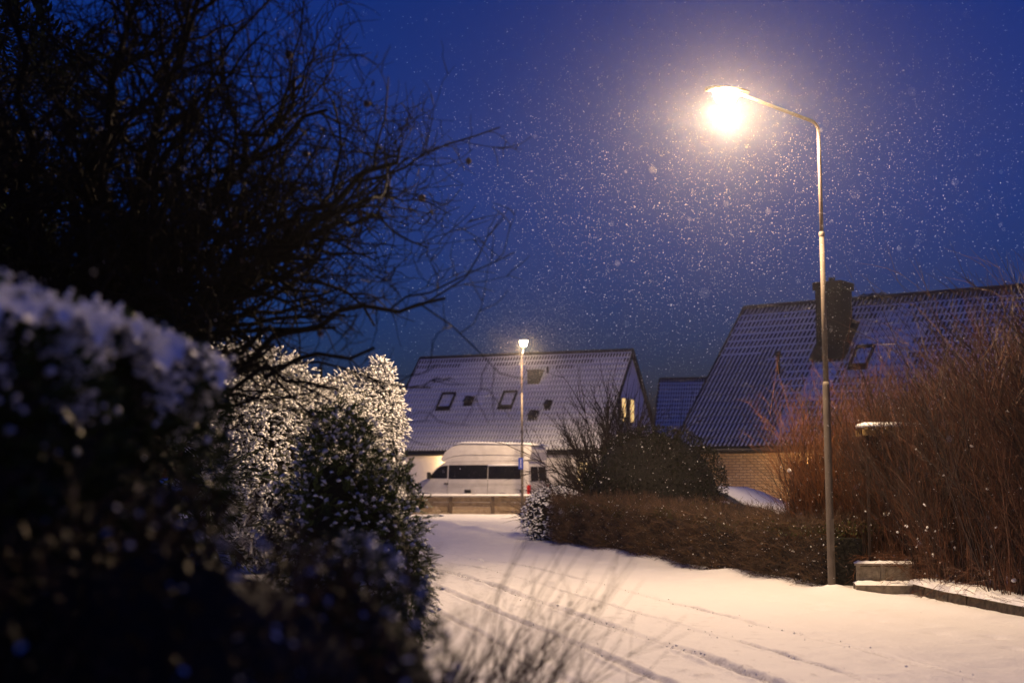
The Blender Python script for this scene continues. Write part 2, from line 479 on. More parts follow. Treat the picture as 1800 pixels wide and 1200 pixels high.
def snow_crumbs():
    N = 1200; u0 = rng.choice([-2.42, -3.90, -3.20, -4.66], N, p=[.25, .4, .15, .2]); v = rng.uniform(-10, 9, N)
    cv = np.where(v > 0, -0.0055 * v ** 2, 0) + 0.10 * vnoise(v * 0 + 3, v, 0.16, 9)
    u = u0 + cv + rng.normal(0, .05, N) + rng.choice([-.06, .06], N)
    P_ = RO + u[:, None] * RU + v[:, None] * RD
    s_ = rng.gamma(1.6, .0020, N) + .002
    zz = np.interp(0, [0], [.02]) + 0.05 * vnoise(u, v, 0.35, 1) + 0.022 * vnoise(u, v, 1.4, 2) + 0.010 * vnoise(u, v, 5, 3)
    n_ = NP(); n_.scatter(ICO, np.concatenate([P_, (zz + s_ * .3)[:, None]], 1), basis(rand_dirs(N)), np.stack([s_ * 1.3, s_, s_ * .8], 1))
    tag(n_.build('snow_crumbs', 'snow'), 'loose snow crumbs thrown up along the tyre tracks', 'snow', kind='stuff')
snow_crumbs()

# ------------------------------------------------------------------ houses
TW, TL = 0.30, 0.345
def tile_mesh_arrays(kind):
    """double-roll tile: x across, y up the slope, z normal; mat 0 snow, mat 1 bare tile"""
    xs = [0, .035, .06, .09, .125, .15]; prof = [0, .004, .028, .034, .012, 0]
    cols = [(x, z) for x, z in zip(xs, prof)] + [(x + .15, z) for x, z in list(zip(xs, prof))[1:]]
    band = {'E': .34, 'A': .30, 'B': .06, 'C': .62, 'D': .02}[kind]
    bare = {'E': (1, 2), 'A': (1, 2, 3), 'B': (1, 2, 3), 'C': (2,), 'D': (0, 1, 2, 3)}[kind]
    ys = [0.0, TL * (1 - band), TL + 0.012]
    lift = [0.030, 0.012, -0.002]
    v = []; f = []; m = []
    for y, h in zip(ys, lift):
        for x, z in cols: v.append((x, y, z + h))
    nc = len(cols)
    for r_ in range(2):
        for c in range(nc - 1):
            f.append((r_*nc + c, r_*nc + c + 1, (r_+1)*nc + c + 1, (r_+1)*nc + c))
            w = c % 5
            m.append(1 if (r_ == 0 and w in bare) else 0)
    b = len(v)
    for x, z in cols: v.append((x, 0.004, z - 0.004))
    for c in range(nc - 1):
        f.append((b + c, b + c + 1, c + 1, c)); m.append(1 if c % 5 in bare or kind in 'BD' else 0)
    return np.array(v, float), f, m
TILES = {k: tile_mesh_arrays(k) for k in 'ABCDE'}
TILE_ME = {}
for k, (tv, tf, tm) in TILES.items():
    me = bpy.data.meshes.new('tile'); me.from_pydata([tuple(p) for p in tv], [], tf)
    me.materials.append(M['snow']); me.materials.append(M['tile']); me.polygons.foreach_set('material_index', tm)
    TILE_ME[k] = me

def solid_panel(mb, pts, th, m=0):
    """thick slab from a planar polygon"""
    p = [Vector(x) for x in pts]; nrm = (p[1]-p[0]).cross(p[2]-p[0]).normalized()
    k = len(p); vv = p + [x - nrm * th for x in p]
    mb.add(vv, [tuple(range(k)), tuple(range(2*k-1, k-1, -1))] + [(i, k+i, k+(i+1) % k, (i+1) % k) for i in range(k)], m)

def house(name, label, corner, ang, L, D, z0, rise, kind_fn, wallmat, n_parts=0, part_ok=None, over=0.35, group=None):
    """local x runs along the front eave from the corner, y runs back to the ridge at D and on to 2D"""
    h = empty(name, (corner[0], corner[1], 0), ang)
    tag(h, label, 'house', group)
    sl = math.hypot(D, rise); sy, sz = D / sl, rise / sl
    # walls
    mb = MB(); x0, x1, y0, y1 = over, L - over, over + .15, 2 * D - over - .15
    zt = z0 + (over + .15) * rise / D - 0.16
    for (a_, b_) in (((x0, y0), (x1, y0)), ((x1, y1), (x0, y1))):
        mb.add([(a_[0], a_[1], -.05), (b_[0], b_[1], -.05), (b_[0], b_[1], zt), (a_[0], a_[1], zt)], [(0,1,2,3)])
    mb.build('wall', wallmat, h)
    zr = z0 + rise - 0.16
    mb = MB(); mb.add([(x0,y1,-.05),(x0,y0,-.05),(x0,y0,zt),(x0,D,zr),(x0,y1,zt)], [(0,1,2,3,4)]); mb.build('gable_wall', wallmat, h)
    mb = MB(); mb.add([(x1,y0,-.05),(x1,y1,-.05),(x1,y1,zt),(x1,D,zr),(x1,y0,zt)], [(0,1,2,3,4)]); mb.build('gable_wall', wallmat, h)
    # roof deck
    mb = MB()
    dn = 0.03
    solid_panel(mb, [(0,0,z0-dn),(L,0,z0-dn),(L,D-.02,z0+rise-dn),(0,D-.02,z0+rise-dn)], .10)
    solid_panel(mb, [(L,2*D,z0-dn),(0,2*D,z0-dn),(0,D+.02,z0+rise-dn),(L,D+.02,z0+rise-dn)], .10)
    roof = mb.build('roof', 'trim_dark', h)
    # tiles, front slope individually placed
    nc = int(L / TW); nr = int(sl / TL)
    tiles = []
    for r_ in range(nr):
        for c in range(nc):
            x = c * TW + (L - nc * TW) / 2; d = r_ * TL + (sl - nr * TL) * .5
            tiles.append((x, d, kind_fn(x / L, d / sl, x, d)))
    Mx = Matrix(((1,0,0),(0,sy,-sz),(0,sz,sy)))
    chosen = set()
    if n_parts:
        cand = [i for i, t in enumerate(tiles) if part_ok(t[0], t[1])]
        chosen = set(cand[:n_parts])
    rest = {k: [] for k in 'ABCDE'}
    for i, (x, d, k) in enumerate(tiles):
        jx, jz = random.uniform(-.004, .004), random.uniform(-.003, .004)
        p = (x + jx, d * sy, z0 + d * sz + jz)
        if i in chosen:
            o = link('tile', TILE_ME[k], roof)
            o.matrix_local = Matrix.Translation(p) @ Mx.to_4x4()
        else: rest[k].append(p)
    n = NP(); rot = np.array(Mx)
    for k, ps in rest.items():
        if ps: n.scatter(TILES[k], np.array(ps), np.repeat(rot[None], len(ps), 0), np.ones(len(ps)))
    # rear slope
    rp = [(L - c * TW - TW * .0 - (L - nc*TW)/2, 2*D - r_*TL*sy, z0 + r_*TL*sz) for r_ in range(nr) for c in range(nc)]
    rot2 = np.array(Matrix(((-1,0,0),(0,-sy,sz),(0,sz,sy))))
    n.scatter(TILES['A'], np.array(rp), np.repeat(rot2[None], len(rp), 0), np.ones(len(rp)))
    n.build('roof_tiling', ['snow', 'tile'], roof, kind='stuff')
    # ridge caps
    k = int(L / .36)
    mb = MB()
    prof = [(-.13, -.07), (-.10, .02), (0, .065), (.10, .02), (.13, -.07)]
    for e, xx in ((0, 0.0), (1, .375)):
        for (yy, zz) in prof: mb.v.append((xx, yy * (1.0 if e else .9), zz + (.012 if e else 0)))
    for i in range(4): mb.f.append((i, i+1, 5+i+1, 5+i)); mb.m.append(0)
    first = mb.build('ridge_tile', 'tile', roof); first.location = (0, D, z0 + rise + .02)
    for i in range(1, k):
        o = first.copy(); col.objects.link(o); o.location = (i * L / k, D, z0 + rise + .02)
    # verge boards and gutter
    for xx in (0.0, L):
        mb = MB(); w = .035
        for (ya, yb) in ((0, D), (2*D, D)):
            mb.add([(xx-w,ya,z0-.16),(xx+w,ya,z0-.16),(xx+w,ya,z0+.05),(xx-w,ya,z0+.05),(xx-w,yb,z0+rise-.16),(xx+w,yb,z0+rise-.16),(xx+w,yb,z0+rise+.05),(xx-w,yb,z0+rise+.05)],
                   [(0,1,2,3),(7,6,5,4),(0,4,5,1),(1,5,6,2),(2,6,7,3),(3,7,4,0)])
        mb.build('verge_board', 'trim_dark', roof)
    mb = MB(); mb.tube([(0.02,-.07,z0-.06),(L-.02,-.07,z0-.06)], .055, 8); mb.build('gutter', 'trim_dark', roof, True)
    mb = MB(); mb.add([(x0-.2,.02,z0-.16),(x1+.2,.02,z0-.16),(x1+.2,y0,z0-.14),(x0-.2,y0,z0-.14)], [(0,1,2,3)]); mb.build('soffit', 'trim_white', roof)
    h['_'] = 0; del h['_']
    def on(x, d, up=0.0):       # point on the front slope
        return Vector((x, d * sy - up * sz, z0 + d * sz + up * sy))
    return h, roof, on, Mx

def skylight(h_roof, on, Mx, x, d, w, l, pane='pane_sky'):
    mb = MB(); t = .055
    mb.box(-w/2, w/2, -l/2, -l/2+t, 0, .11); mb.box(-w/2, w/2, l/2-t, l/2, 0, .11)
    mb.box(-w/2, -w/2+t, -l/2+t+.001, l/2-t-.001, 0, .108); mb.box(w/2-t, w/2, -l/2+t+.001, l/2-t-.001, 0, .108)
    mb.box(-w/2-.02, w/2+.02, -l/2-.16, -l/2-.01, .03, .05)
    o = mb.build('skylight', 'trim_dark', h_roof)
    o.matrix_local = Matrix.Translation(on(x, d, .02)) @ Mx.to_4x4()
    mb = MB(); mb.box(-w/2+t+.002, w/2-t-.002, -l/2+t+.002, l/2-t-.002, .02, .085)
    p = mb.build('pane', pane, h_roof); p.matrix_local = o.matrix_local.copy()

def roof_vent(h_roof, on, Mx, x, d, w=.26, l=.42, hh=.22):
    mb = MB()
    mb.box(-w*.75, w*.75, -l*.7, l*.6, .03, .045)
    mb.add([(-w/2,-l/2,.04),(w/2,-l/2,.04),(w/2,l/2,.04),(-w/2,l/2,.04),(-w*.45,-l*.5,hh),(w*.45,-l*.5,hh),(w*.35,l*.15,hh),(-w*.35,l*.15,hh)],
           [(0,1,5,4),(1,2,6,5),(2,3,7,6),(3,0,4,7),(4,5,6,7)])
    o = mb.build('roof_vent', 'tile', h_roof)
    o.matrix_local = Matrix.Translation(on(x, d, 0)) @ Mx.to_4x4()
    return o

def window(h, plane, x0, x1, z0, z1, pos, panes=2, lit=None, frame='trim_white'):
    """plane 'front' (constant y) or 'gable' (constant x, facing out)"""
    def pt(a, depth, z):
        return (a, pos - depth, z) if plane == 'front' else ((pos - depth, a, z) if plane == 'gable0' else (pos + depth, a, z))
    def bx(mb, a0, a1, d0, d1, q0, q1):
        c = [pt(a, d, z) for z in (q0, q1) for d in (d0, d1) for a in (a0, a1)]
        mb.add(c, [(0,1,3,2),(4,6,7,5),(0,4,5,1),(2,3,7,6),(0,2,6,4),(1,5,7,3)])
    t = .06
    mb = MB()
    bx(mb, x0-t, x1+t, -.02, .05, z0-t, z0); bx(mb, x0-t, x1+t, -.02, .05, z1, z1+t)
    bx(mb, x0-t, x0, -.02, .048, z0+.001, z1-.001); bx(mb, x1, x1+t, -.02, .048, z0+.001, z1-.001)
    for i in range(1, panes):
        xm = x0 + (x1-x0)*i/panes; bx(mb, xm-.025, xm+.025, -.02, .045, z0+.001, z1-.001)
    w = mb.build('window', frame, h)
    mb = MB(); bx(mb, x0-.1, x1+.1, .0, .12, z0-t-.035, z0-t-.002); mb.build('sill', frame, w)
    for i in range(panes):
        a = x0 + (x1-x0)*i/panes; b = x0 + (x1-x0)*(i+1)/panes
        mb = MB(); bx(mb, a+.026, b-.026, .004, .012, z0+.002, z1-.002)
        mb.build('pane', (lit[i % len(lit)] if lit else 'glass'), w)
    return w

def wall_lamp(h, loc, power):
    mb = MB(); x, y, z = loc
    mb.box(x-.05, x+.05, y, y+.12, z-.06, z+.06); mb.box(x-.07, x+.07, y-.17, y-.01, z+.10, z+.13, bev=.01)
    mb.tube([(x, y+.01, z), (x, y-.09, z+.02), (x, y-.09, z+.11)], .012, 6)
    o = mb.build('wall_lamp', 'van_plastic', h)
    mb = MB(); mb.tube([(x, y-.09, z+.098), (x, y-.09, z+.07), (x, y-.09, z-.02), (x, y-.09, z-.04)], [.04, .05, .045, .02], 10)
    mb.build('lamp_glass', 'lamp_glass_small', o, True)
    ld = bpy.data.lights.new('wall_lamp_light', 'POINT'); ld.energy = power; ld.color = (1.0, 0.60, 0.24); ld.shadow_soft_size = .05
    l = bpy.data.objects.new('wall_lamp_light', ld); col.objects.link(l); l.parent = o; l.location = (x, y-.13, z-.10)

def patches(seed):
    g = random.Random(seed); ph = [g.uniform(0, 6.28) for _ in range(6)]
    return lambda x, d: .5*math.sin(x*.8+ph[0]+.4*d) + .4*math.sin(d*1.1+ph[1]) + .35*math.sin(x*1.9-d*.9+ph[2]) + .25*random.uniform(-1, 1)

# right house: x runs to the right and toward the street
pr = patches(4)
def right_kind(fx, fd, x, d):
    q = pr(x, d)
    if abs(x - 5.7) < 1.0 + .2 * q and 3.1 < d < 5.0 + .3 * q: return 'C'
    if abs(x - 4.0) < .5 and 2.0 < d < 3.6: return 'C'
    if x < 3.1 + q * .5 and d < 4.6 + q: return 'B'
    if fd > .94: return 'D'
    if d > 5.2 + q: return 'A'
    return 'E' if q > .15 else 'A'
A2 = -R(37)
HR, RR, onR, MxR = house('brick_house', 'brick house with dark sheet-clad chimney and snow dusted tile roof', (5.03, 45), A2, 16.0, 5.0, 2.36, 4.94,
                    right_kind, 'brick', 300, lambda x, d: 2.6 < x < 10.0 and d > 3.1)
slR = math.hypot(5.0, 4.94); kR = slR / 5.0
# chimney: local coordinates x along eave, y back
mb = MB()
cx, cyy = 4.12, 3.25
mb.box(cx-.44, cx+.44, cyy-.42, cyy+.42, 4.6, 7.45)
ch = mb.build('chimney', 'chimney', RR)
for i in range(5):
    mb = MB(); xx = cx - .40 + i * .20
    mb.box(xx-.012, xx+.012, cyy-.442, cyy-.4205, 5.1, 7.44); mb.build('sheet_seam', 'chimney', ch)
mb = MB(); mb.box(cx-.50, cx+.50, cyy-.48, cyy+.48, 7.40, 7.66, bev=.03); mb.build('chimney_cap', 'chimney', ch)
mb = MB(); mb.tube([(cx-.05,cyy,7.6),(cx-.05,cyy,7.80),(cx-.05,cyy,7.82)], [.10,.10,.13], 10); mb.build('flue', 'chimney', ch)
mb = MB()
mb.add([(cx-.62,cyy-.66,5.15),(cx+.62,cyy-.66,5.15),(cx+.62,cyy+.6,6.40),(cx-.62,cyy+.6,6.40),(cx-.45,cyy-.43,5.62),(cx+.45,cyy-.43,5.62),(cx+.45,cyy+.43,6.5),(cx-.45,cyy+.43,6.5)],
       [(0,1,5,4),(1,2,6,5),(2,3,7,6),(3,0,4,7)])
mb.build('flashing', 'chimney', ch)
skylight(RR, onR, MxR, 5.22, 2.86 * kR, .62, .95)
mb = MB(); mb.tube([onR(2.56, 2.42*kR, 0), onR(2.56, 2.42*kR, 0) + Vector((0,0,.62))], [.06,.055], 8); mb.tube([onR(2.56, 2.42*kR, 0) + Vector((0,0,.58)), onR(2.56, 2.42*kR, 0) + Vector((0,0,.74))], [.10,.09], 8)
mb.build('vent_pipe', 'tile', RR, True)
mb = MB()
for xx in (4.45, 4.75, 5.05):
    mb.tube([(xx-.14, 4.8, 7.28), (xx, 4.9, 7.47), (xx+.14, 4.8, 7.28)], .018, 5)
mb.box(4.3, 5.2, 4.86, 4.98, 7.40, 7.425)
mb.build('roof_walk_bracket', 'trim_dark', RR)
window(HR, 'front', 6.4, 7.8, .95, 2.05, .50, 2)
mb = MB(); mb.box(9.4, 10.35, .44, .502, 0, 2.05, bev=.01); dr = mb.build('door', 'plank', HR)
mb = MB(); mb.tube([(9.5,.43,1.0),(9.5,.40,1.0),(9.62,.40,1.0)], .012, 6); mb.build('handle', 'steel', dr)
wall_lamp(HR, (4.75, .50, 1.85), 420)

# left house: x runs from its left end to the right gable
a24 = R(24)
Llen = 11.2
pl = patches(9)
def left_kind(fx, fd, x, d):
    q = pl(x, d)
    for (sx, sd) in ((2.6, 3.2), (5.9, 3.2), (3.8, 3.2), (6.8, 4.4)):
        if abs(x - sx) < .65 and abs(d - sd) < .6: return 'C'
    if fd > .94: return 'D'
    if fd > .84 + .06 * q: return 'A'
    return 'E'
c_left = (3.9 - math.cos(a24) * Llen, 62 + math.sin(a24) * Llen)
HL, RL, onL, MxL = house('rendered_house', 'white rendered house with long snow dusted roof and two roof windows', c_left, -a24, Llen, 4.3, 2.6, 4.75, left_kind, 'render', over=.12)
slL = math.hypot(4.3, 4.75); kL = slL / 4.3
for s_, t_ in ((8.66, 2.22), (5.45, 2.22)):
    skylight(RL, onL, MxL, Llen - s_, t_ * kL, .72, 1.0)
for s_, t_, w_ in ((7.45, 2.2, .30), (3.86, 1.51, .30), (3.31, 1.94, .20)):
    roof_vent(RL, onL, MxL, Llen - s_, t_ * kL, w_, .5, .30)
mb = MB(); p0 = onL(Llen - 4.45, 3.1 * kL, 0)
mb.box(p0.x-.30, p0.x+.30, p0.y-.25, p0.y+.35, p0.z-.3, p0.z+.42); mb.box(p0.x-.34, p0.x+.34, p0.y-.29, p0.y+.39, p0.z+.40, p0.z+.46, bev=.02)
mb.tube([(p0.x+.5, p0.y+.3, p0.z), (p0.x+.5, p0.y+.3, p0.z+.62)], .06, 8)
mb.build('vent_stack', 'tile', RL)
window(HL, 'gable', 2.3, 4.6, 4.0, 5.05, Llen - .12, 4, ['glass', 'lit_pane', 'glass', 'lit_pane'])
window(HL, 'gable', 5.3, 6.4, 1.0, 2.1, Llen - .12, 2)
window(HL, 'front', Llen - 1.25, Llen - .75, 1.1, 2.15, .27, 1, ['lit_pane'])
wall_lamp(HL, (3.75, .27, 2.0), 190)

# third house, only its roof shows between the other two
c3 = (7.9, 82)
p3 = patches(15)
H3, R3, on3, Mx3 = house('distant_house', 'distant house whose plain snowy roof shows between two nearer houses', c3, -R(14), 15.0, 4.4, 2.5, 4.9,
                    lambda fx, fd, x, d: 'D' if fd > .93 else 'A', 'render')
window(H3, 'front', 3.0, 4.2, 1.0, 2.1, .50, 2)

# ------------------------------------------------------------------ street lamps
def street_lamp(name, label, base, lean, adir, zs, power, sides=14, sign=False, cone=167, soft=.17, wing=1.2):
    o = empty(name, (base[0], base[1], 0)); tag(o, label, 'street lamp', 'street lamps')
    z1, z2, z3, zh = zs; arm = Vector((adir[0], adir[1], 0))
    L = lambda z: Vector((lean * z / z3, 0, z))
    mb = MB(); mb.tube([L(-.1), L(.0), L(z1-.05), L(z1)], [.054, .050, .047, .040], sides); mb.build('lower_pole', 'steel', o, True)
    mb = MB(); mb.box(-.03, .03, -.056, -.044, .55, .95); mb.build('service_hatch', 'steel', o)
    mb = MB(); mb.tube([L(z1+.001), L(z2)], [.036, .032], sides); mb.build('middle_pole', 'steel', o, True)
    mb = MB(); mb.tube([L(z2-.03), L(z2-.02), L(z2+.03), L(z2+.04)], [.033, .039, .039, .027], sides); mb.build('collar', 'steel', o, True)
    pts = [L(z2+.02), L((z2+z3)/2), L(z3-.28)]
    top = L(z3)
    for t in (0.0, .25, .5, .75, 1.0):
        ang = t * R(80)
        pts.append(top + Vector((0,0,-.16)) + arm * (.15 * (1 - math.cos(ang))) + Vector((0,0,.15 * math.sin(ang))))
    end = pts[-1] + arm * 1.0 + Vector((0, 0, zh - pts[-1].z))
    pts += [pts[-1].lerp(end, .5), end]
    mb = MB(); mb.tube(pts, [.026, .025, .024] + [.023] * 5 + [.022, .021], sides); mb.build('arm', 'steel_dark', o, True)
    # luminaire: flat shell above, glowing bowl below
    hd = MB(); side = Vector((-arm.y, arm.x, 0))
    def ring(t, w, z): return [end + arm * t + side * w * c + Vector((0, 0, z + .045 * s_ * (1 if s_ > 0 else .1))) for c, s_ in [(math.cos(k * math.pi / 6), math.sin(k * math.pi / 6)) for k in range(7)]]
    rows = [ring(-.16, .04, .0), ring(-.05, .085, .02), ring(.14, .13, .03), ring(.34, .11, .025), ring(.44, .03, .0)]
    vv = [p for r_ in rows for p in r_]; ff = []
    for r_ in range(4):
        for c in range(6): ff.append((r_*7+c, r_*7+c+1, (r_+1)*7+c+1, (r_+1)*7+c))
        ff.append((r_*7+6, r_*7, (r_+1)*7, (r_+1)*7+6))
    hd.add(vv, ff); hous = hd.build('luminaire', 'steel_dark', o, True)
    gl = MB(); c0 = end + arm * .16
    vv = []; 
    for j in range(5):
        th = j * math.pi / 8
        for k in range(12):
            ph = 2 * math.pi * k / 12
            vv.append(c0 + arm * (.17 * math.cos(th) * math.cos(ph)) + side * (.14 * math.cos(th) * math.sin(ph)) + Vector((0, 0, .012 - .19 * math.sin(th))))
    ff = [(j*12+k, (j+1)*12+k, (j+1)*12+(k+1) % 12, j*12+(k+1) % 12) for j in range(4) for k in range(12)]
    gl.add(vv, ff); gl.build('diffuser', 'lamp_glass_far' if sign else 'lamp_glass', hous, True)
    ld = bpy.data.lights.new('lamp_light', 'SPOT'); ld.energy = power; ld.color = LAMP_COL; ld.shadow_soft_size = .10; ld.spot_size = R(cone); ld.spot_blend = soft
    # road-luminaire photometry: the beam is stronger out along the road than straight down
    ld.use_nodes = True; nt = ld.node_tree; em = nt.nodes['Emission']; tc = nt.nodes.new('ShaderNodeTexCoord'); sp = nt.nodes.new('ShaderNodeSeparateXYZ')
    ab = nt.nodes.new('ShaderNodeMath'); ab.operation = 'ABSOLUTE'; mx = nt.nodes.new('ShaderNodeMath'); mx.operation = 'MAXIMUM'; mx.inputs[1].default_value = .24
    pw = nt.nodes.new('ShaderNodeMath'); pw.operation = 'POWER'; pw.inputs[1].default_value = -wing
    nt.links.new(tc.outputs['Normal'], sp.inputs[0]); nt.links.new(sp.outputs['Z'], ab.inputs[0]); nt.links.new(ab.outputs[0], mx.inputs[0]); nt.links.new(mx.outputs[0], pw.inputs[0]); nt.links.new(pw.outputs[0], em.inputs['Strength'])
    l = bpy.data.objects.new('lamp_light', ld); col.objects.link(l); l.parent = o; l.location = c0 + Vector((0, 0, -.285))
    if sign:
        mb = MB(); mb.box(-.15, .03, -.085, -.075, 1.78, 2.22); sg = mb.build('sign_plate', 'sign_blue', o)
        mb = MB(); mb.box(-.155, .035, -.075, -.070, 1.775, 2.225); mb.build('sign_back', 'steel', sg)
        mb = MB()
        for (zz, hh, w_) in ((2.13, .03, .05), (2.07, .04, .03), (2.01, .04, .055), (1.955, .03, .035), (1.90, .035, .05), (1.845, .03, .04)):
            mb.box(-.06-w_/2, -.06+w_/2, -.0895, -.0855, zz, zz+hh)
        mb.build('sign_lettering', 'sign_white', sg)
        mb = MB(); mb.box(-.07, .07, -.068, .068, 2.05, 2.08); mb.build('sign_clamp', 'steel', sg)
    return o
street_lamp('street_lamp', 'tall lit street lamp with stepped pole beside the copper twiggy shrub', (4.06, 18.26), -.05, (-.974, -.225), (2.70, 4.61, 6.13, 6.42), LAMP_W)
street_lamp('street_lamp', 'lit street lamp with small blue sign beside the board fence', (0.40, 55.35), -.02, (0.05, -.999), (2.70, 4.7, 6.25, 6.62), LAMP_W * 1.0, 10, True, 163, .28, .1)

# ------------------------------------------------------------------ board fence in front of the van
def board_fence():
    o = empty('board_fence', (-9.0, 56.15, 0)); tag(o, 'low weathered board fence with snowy top rail in front of van', 'fence')
    L = 9.9; n = 6; bay = L / n
    for i in range(n + 1):
        mb = MB(); mb.box(i*bay-.06, i*bay+.06, -.055, .06, -.05, .70); mb.build('post', 'board_post', o)
    for i in range(n):
        a, b = i*bay+.005, (i+1)*bay-.005
        for (z0, z1, dy) in ((.02,.085,.0),(.095,.16,.006),(.17,.235,-.002),(.245,.31,.004),(.32,.49,.03),(.50,.69,.034)):
            mb = MB(); j = random.uniform(-.004, .004)
            mb.box(a+.055, b-.055, dy+j, dy+j+.03, z0, z1); mb.build('board', 'board', o)
    mb = MB(); mb.box(-.1, L+.1, -.10, .10, .705, .745); r_ = mb.build('top_rail', 'board_post', o)
    mb = MB(); g = random.Random(2); k = 60
    for i in range(k + 1):
        x = -.1 + (L + .2) * i / k; h_ = .065 + g.uniform(-.012, .012)
        mb.v += [(x, -.105, .746), (x, -.095, .746+h_*.75), (x, 0, .746+h_), (x, .095, .746+h_*.75), (x, .105, .746)]
    for i in range(k):
        for j in range(4): mb.f.append((i*5+j, (i+1)*5+j, (i+1)*5+j+1, i*5+j+1)); mb.m.append(0)
    mb.build('snow_cap', 'snow', r_, True)
board_fence()

# ------------------------------------------------------------------ vehicles
def strip_body(mb, prof, wf, m=0, closed=True):
    n = len(prof)
    lft = [(x, wf(x, z), z) for x, z in prof]; rgt = [(x, -wf(x, z), z) for x, z in prof]
    b = len(mb.v); mb.v += lft + rgt
    for i in range(n if closed else n - 1):
        j = (i + 1) % n; mb.f.append((b+i, b+j, b+n+j, b+n+i)); mb.m.append(m)
    mb.f.append(tuple(b + i for i in range(n))[::-1]); mb.m.append(m)
    mb.f.append(tuple(b + n + i for i in range(n))); mb.m.append(m)

def arch(cx_, r, z0, n=8):
    return [(cx_ - r * math.cos(math.pi * i / n), z0 + r * math.sin(math.pi * i / n)) for i in range(n + 1)]

def side_panel(mb, poly, wf, sgn, off=.008, th=.0):
    vv = [(x, sgn * (wf(x, z) + off), z) for x, z in poly]
    mb.add(vv, [tuple(range(len(vv))) if sgn < 0 else tuple(range(len(vv)))[::-1]])

def wheel(parent, x, y, r, w):
    e = MB(); e.tube([(x, y - w/2, r), (x, y - w/2 + .03, r), (x, y + w/2 - .03, r), (x, y + w/2, r)], [r*.93, r, r, r*.93], 20)
    wh = e.build('wheel', 'tyre', parent, False)
    s_ = 1 if y > 0 else -1
    e = MB(); e.tube([(x, y + s_*(w/2-.01), r), (x, y + s_*(w/2+.008), r)], [r*.62, r*.55], 14); e.build('rim', 'rim', wh)
    return wh

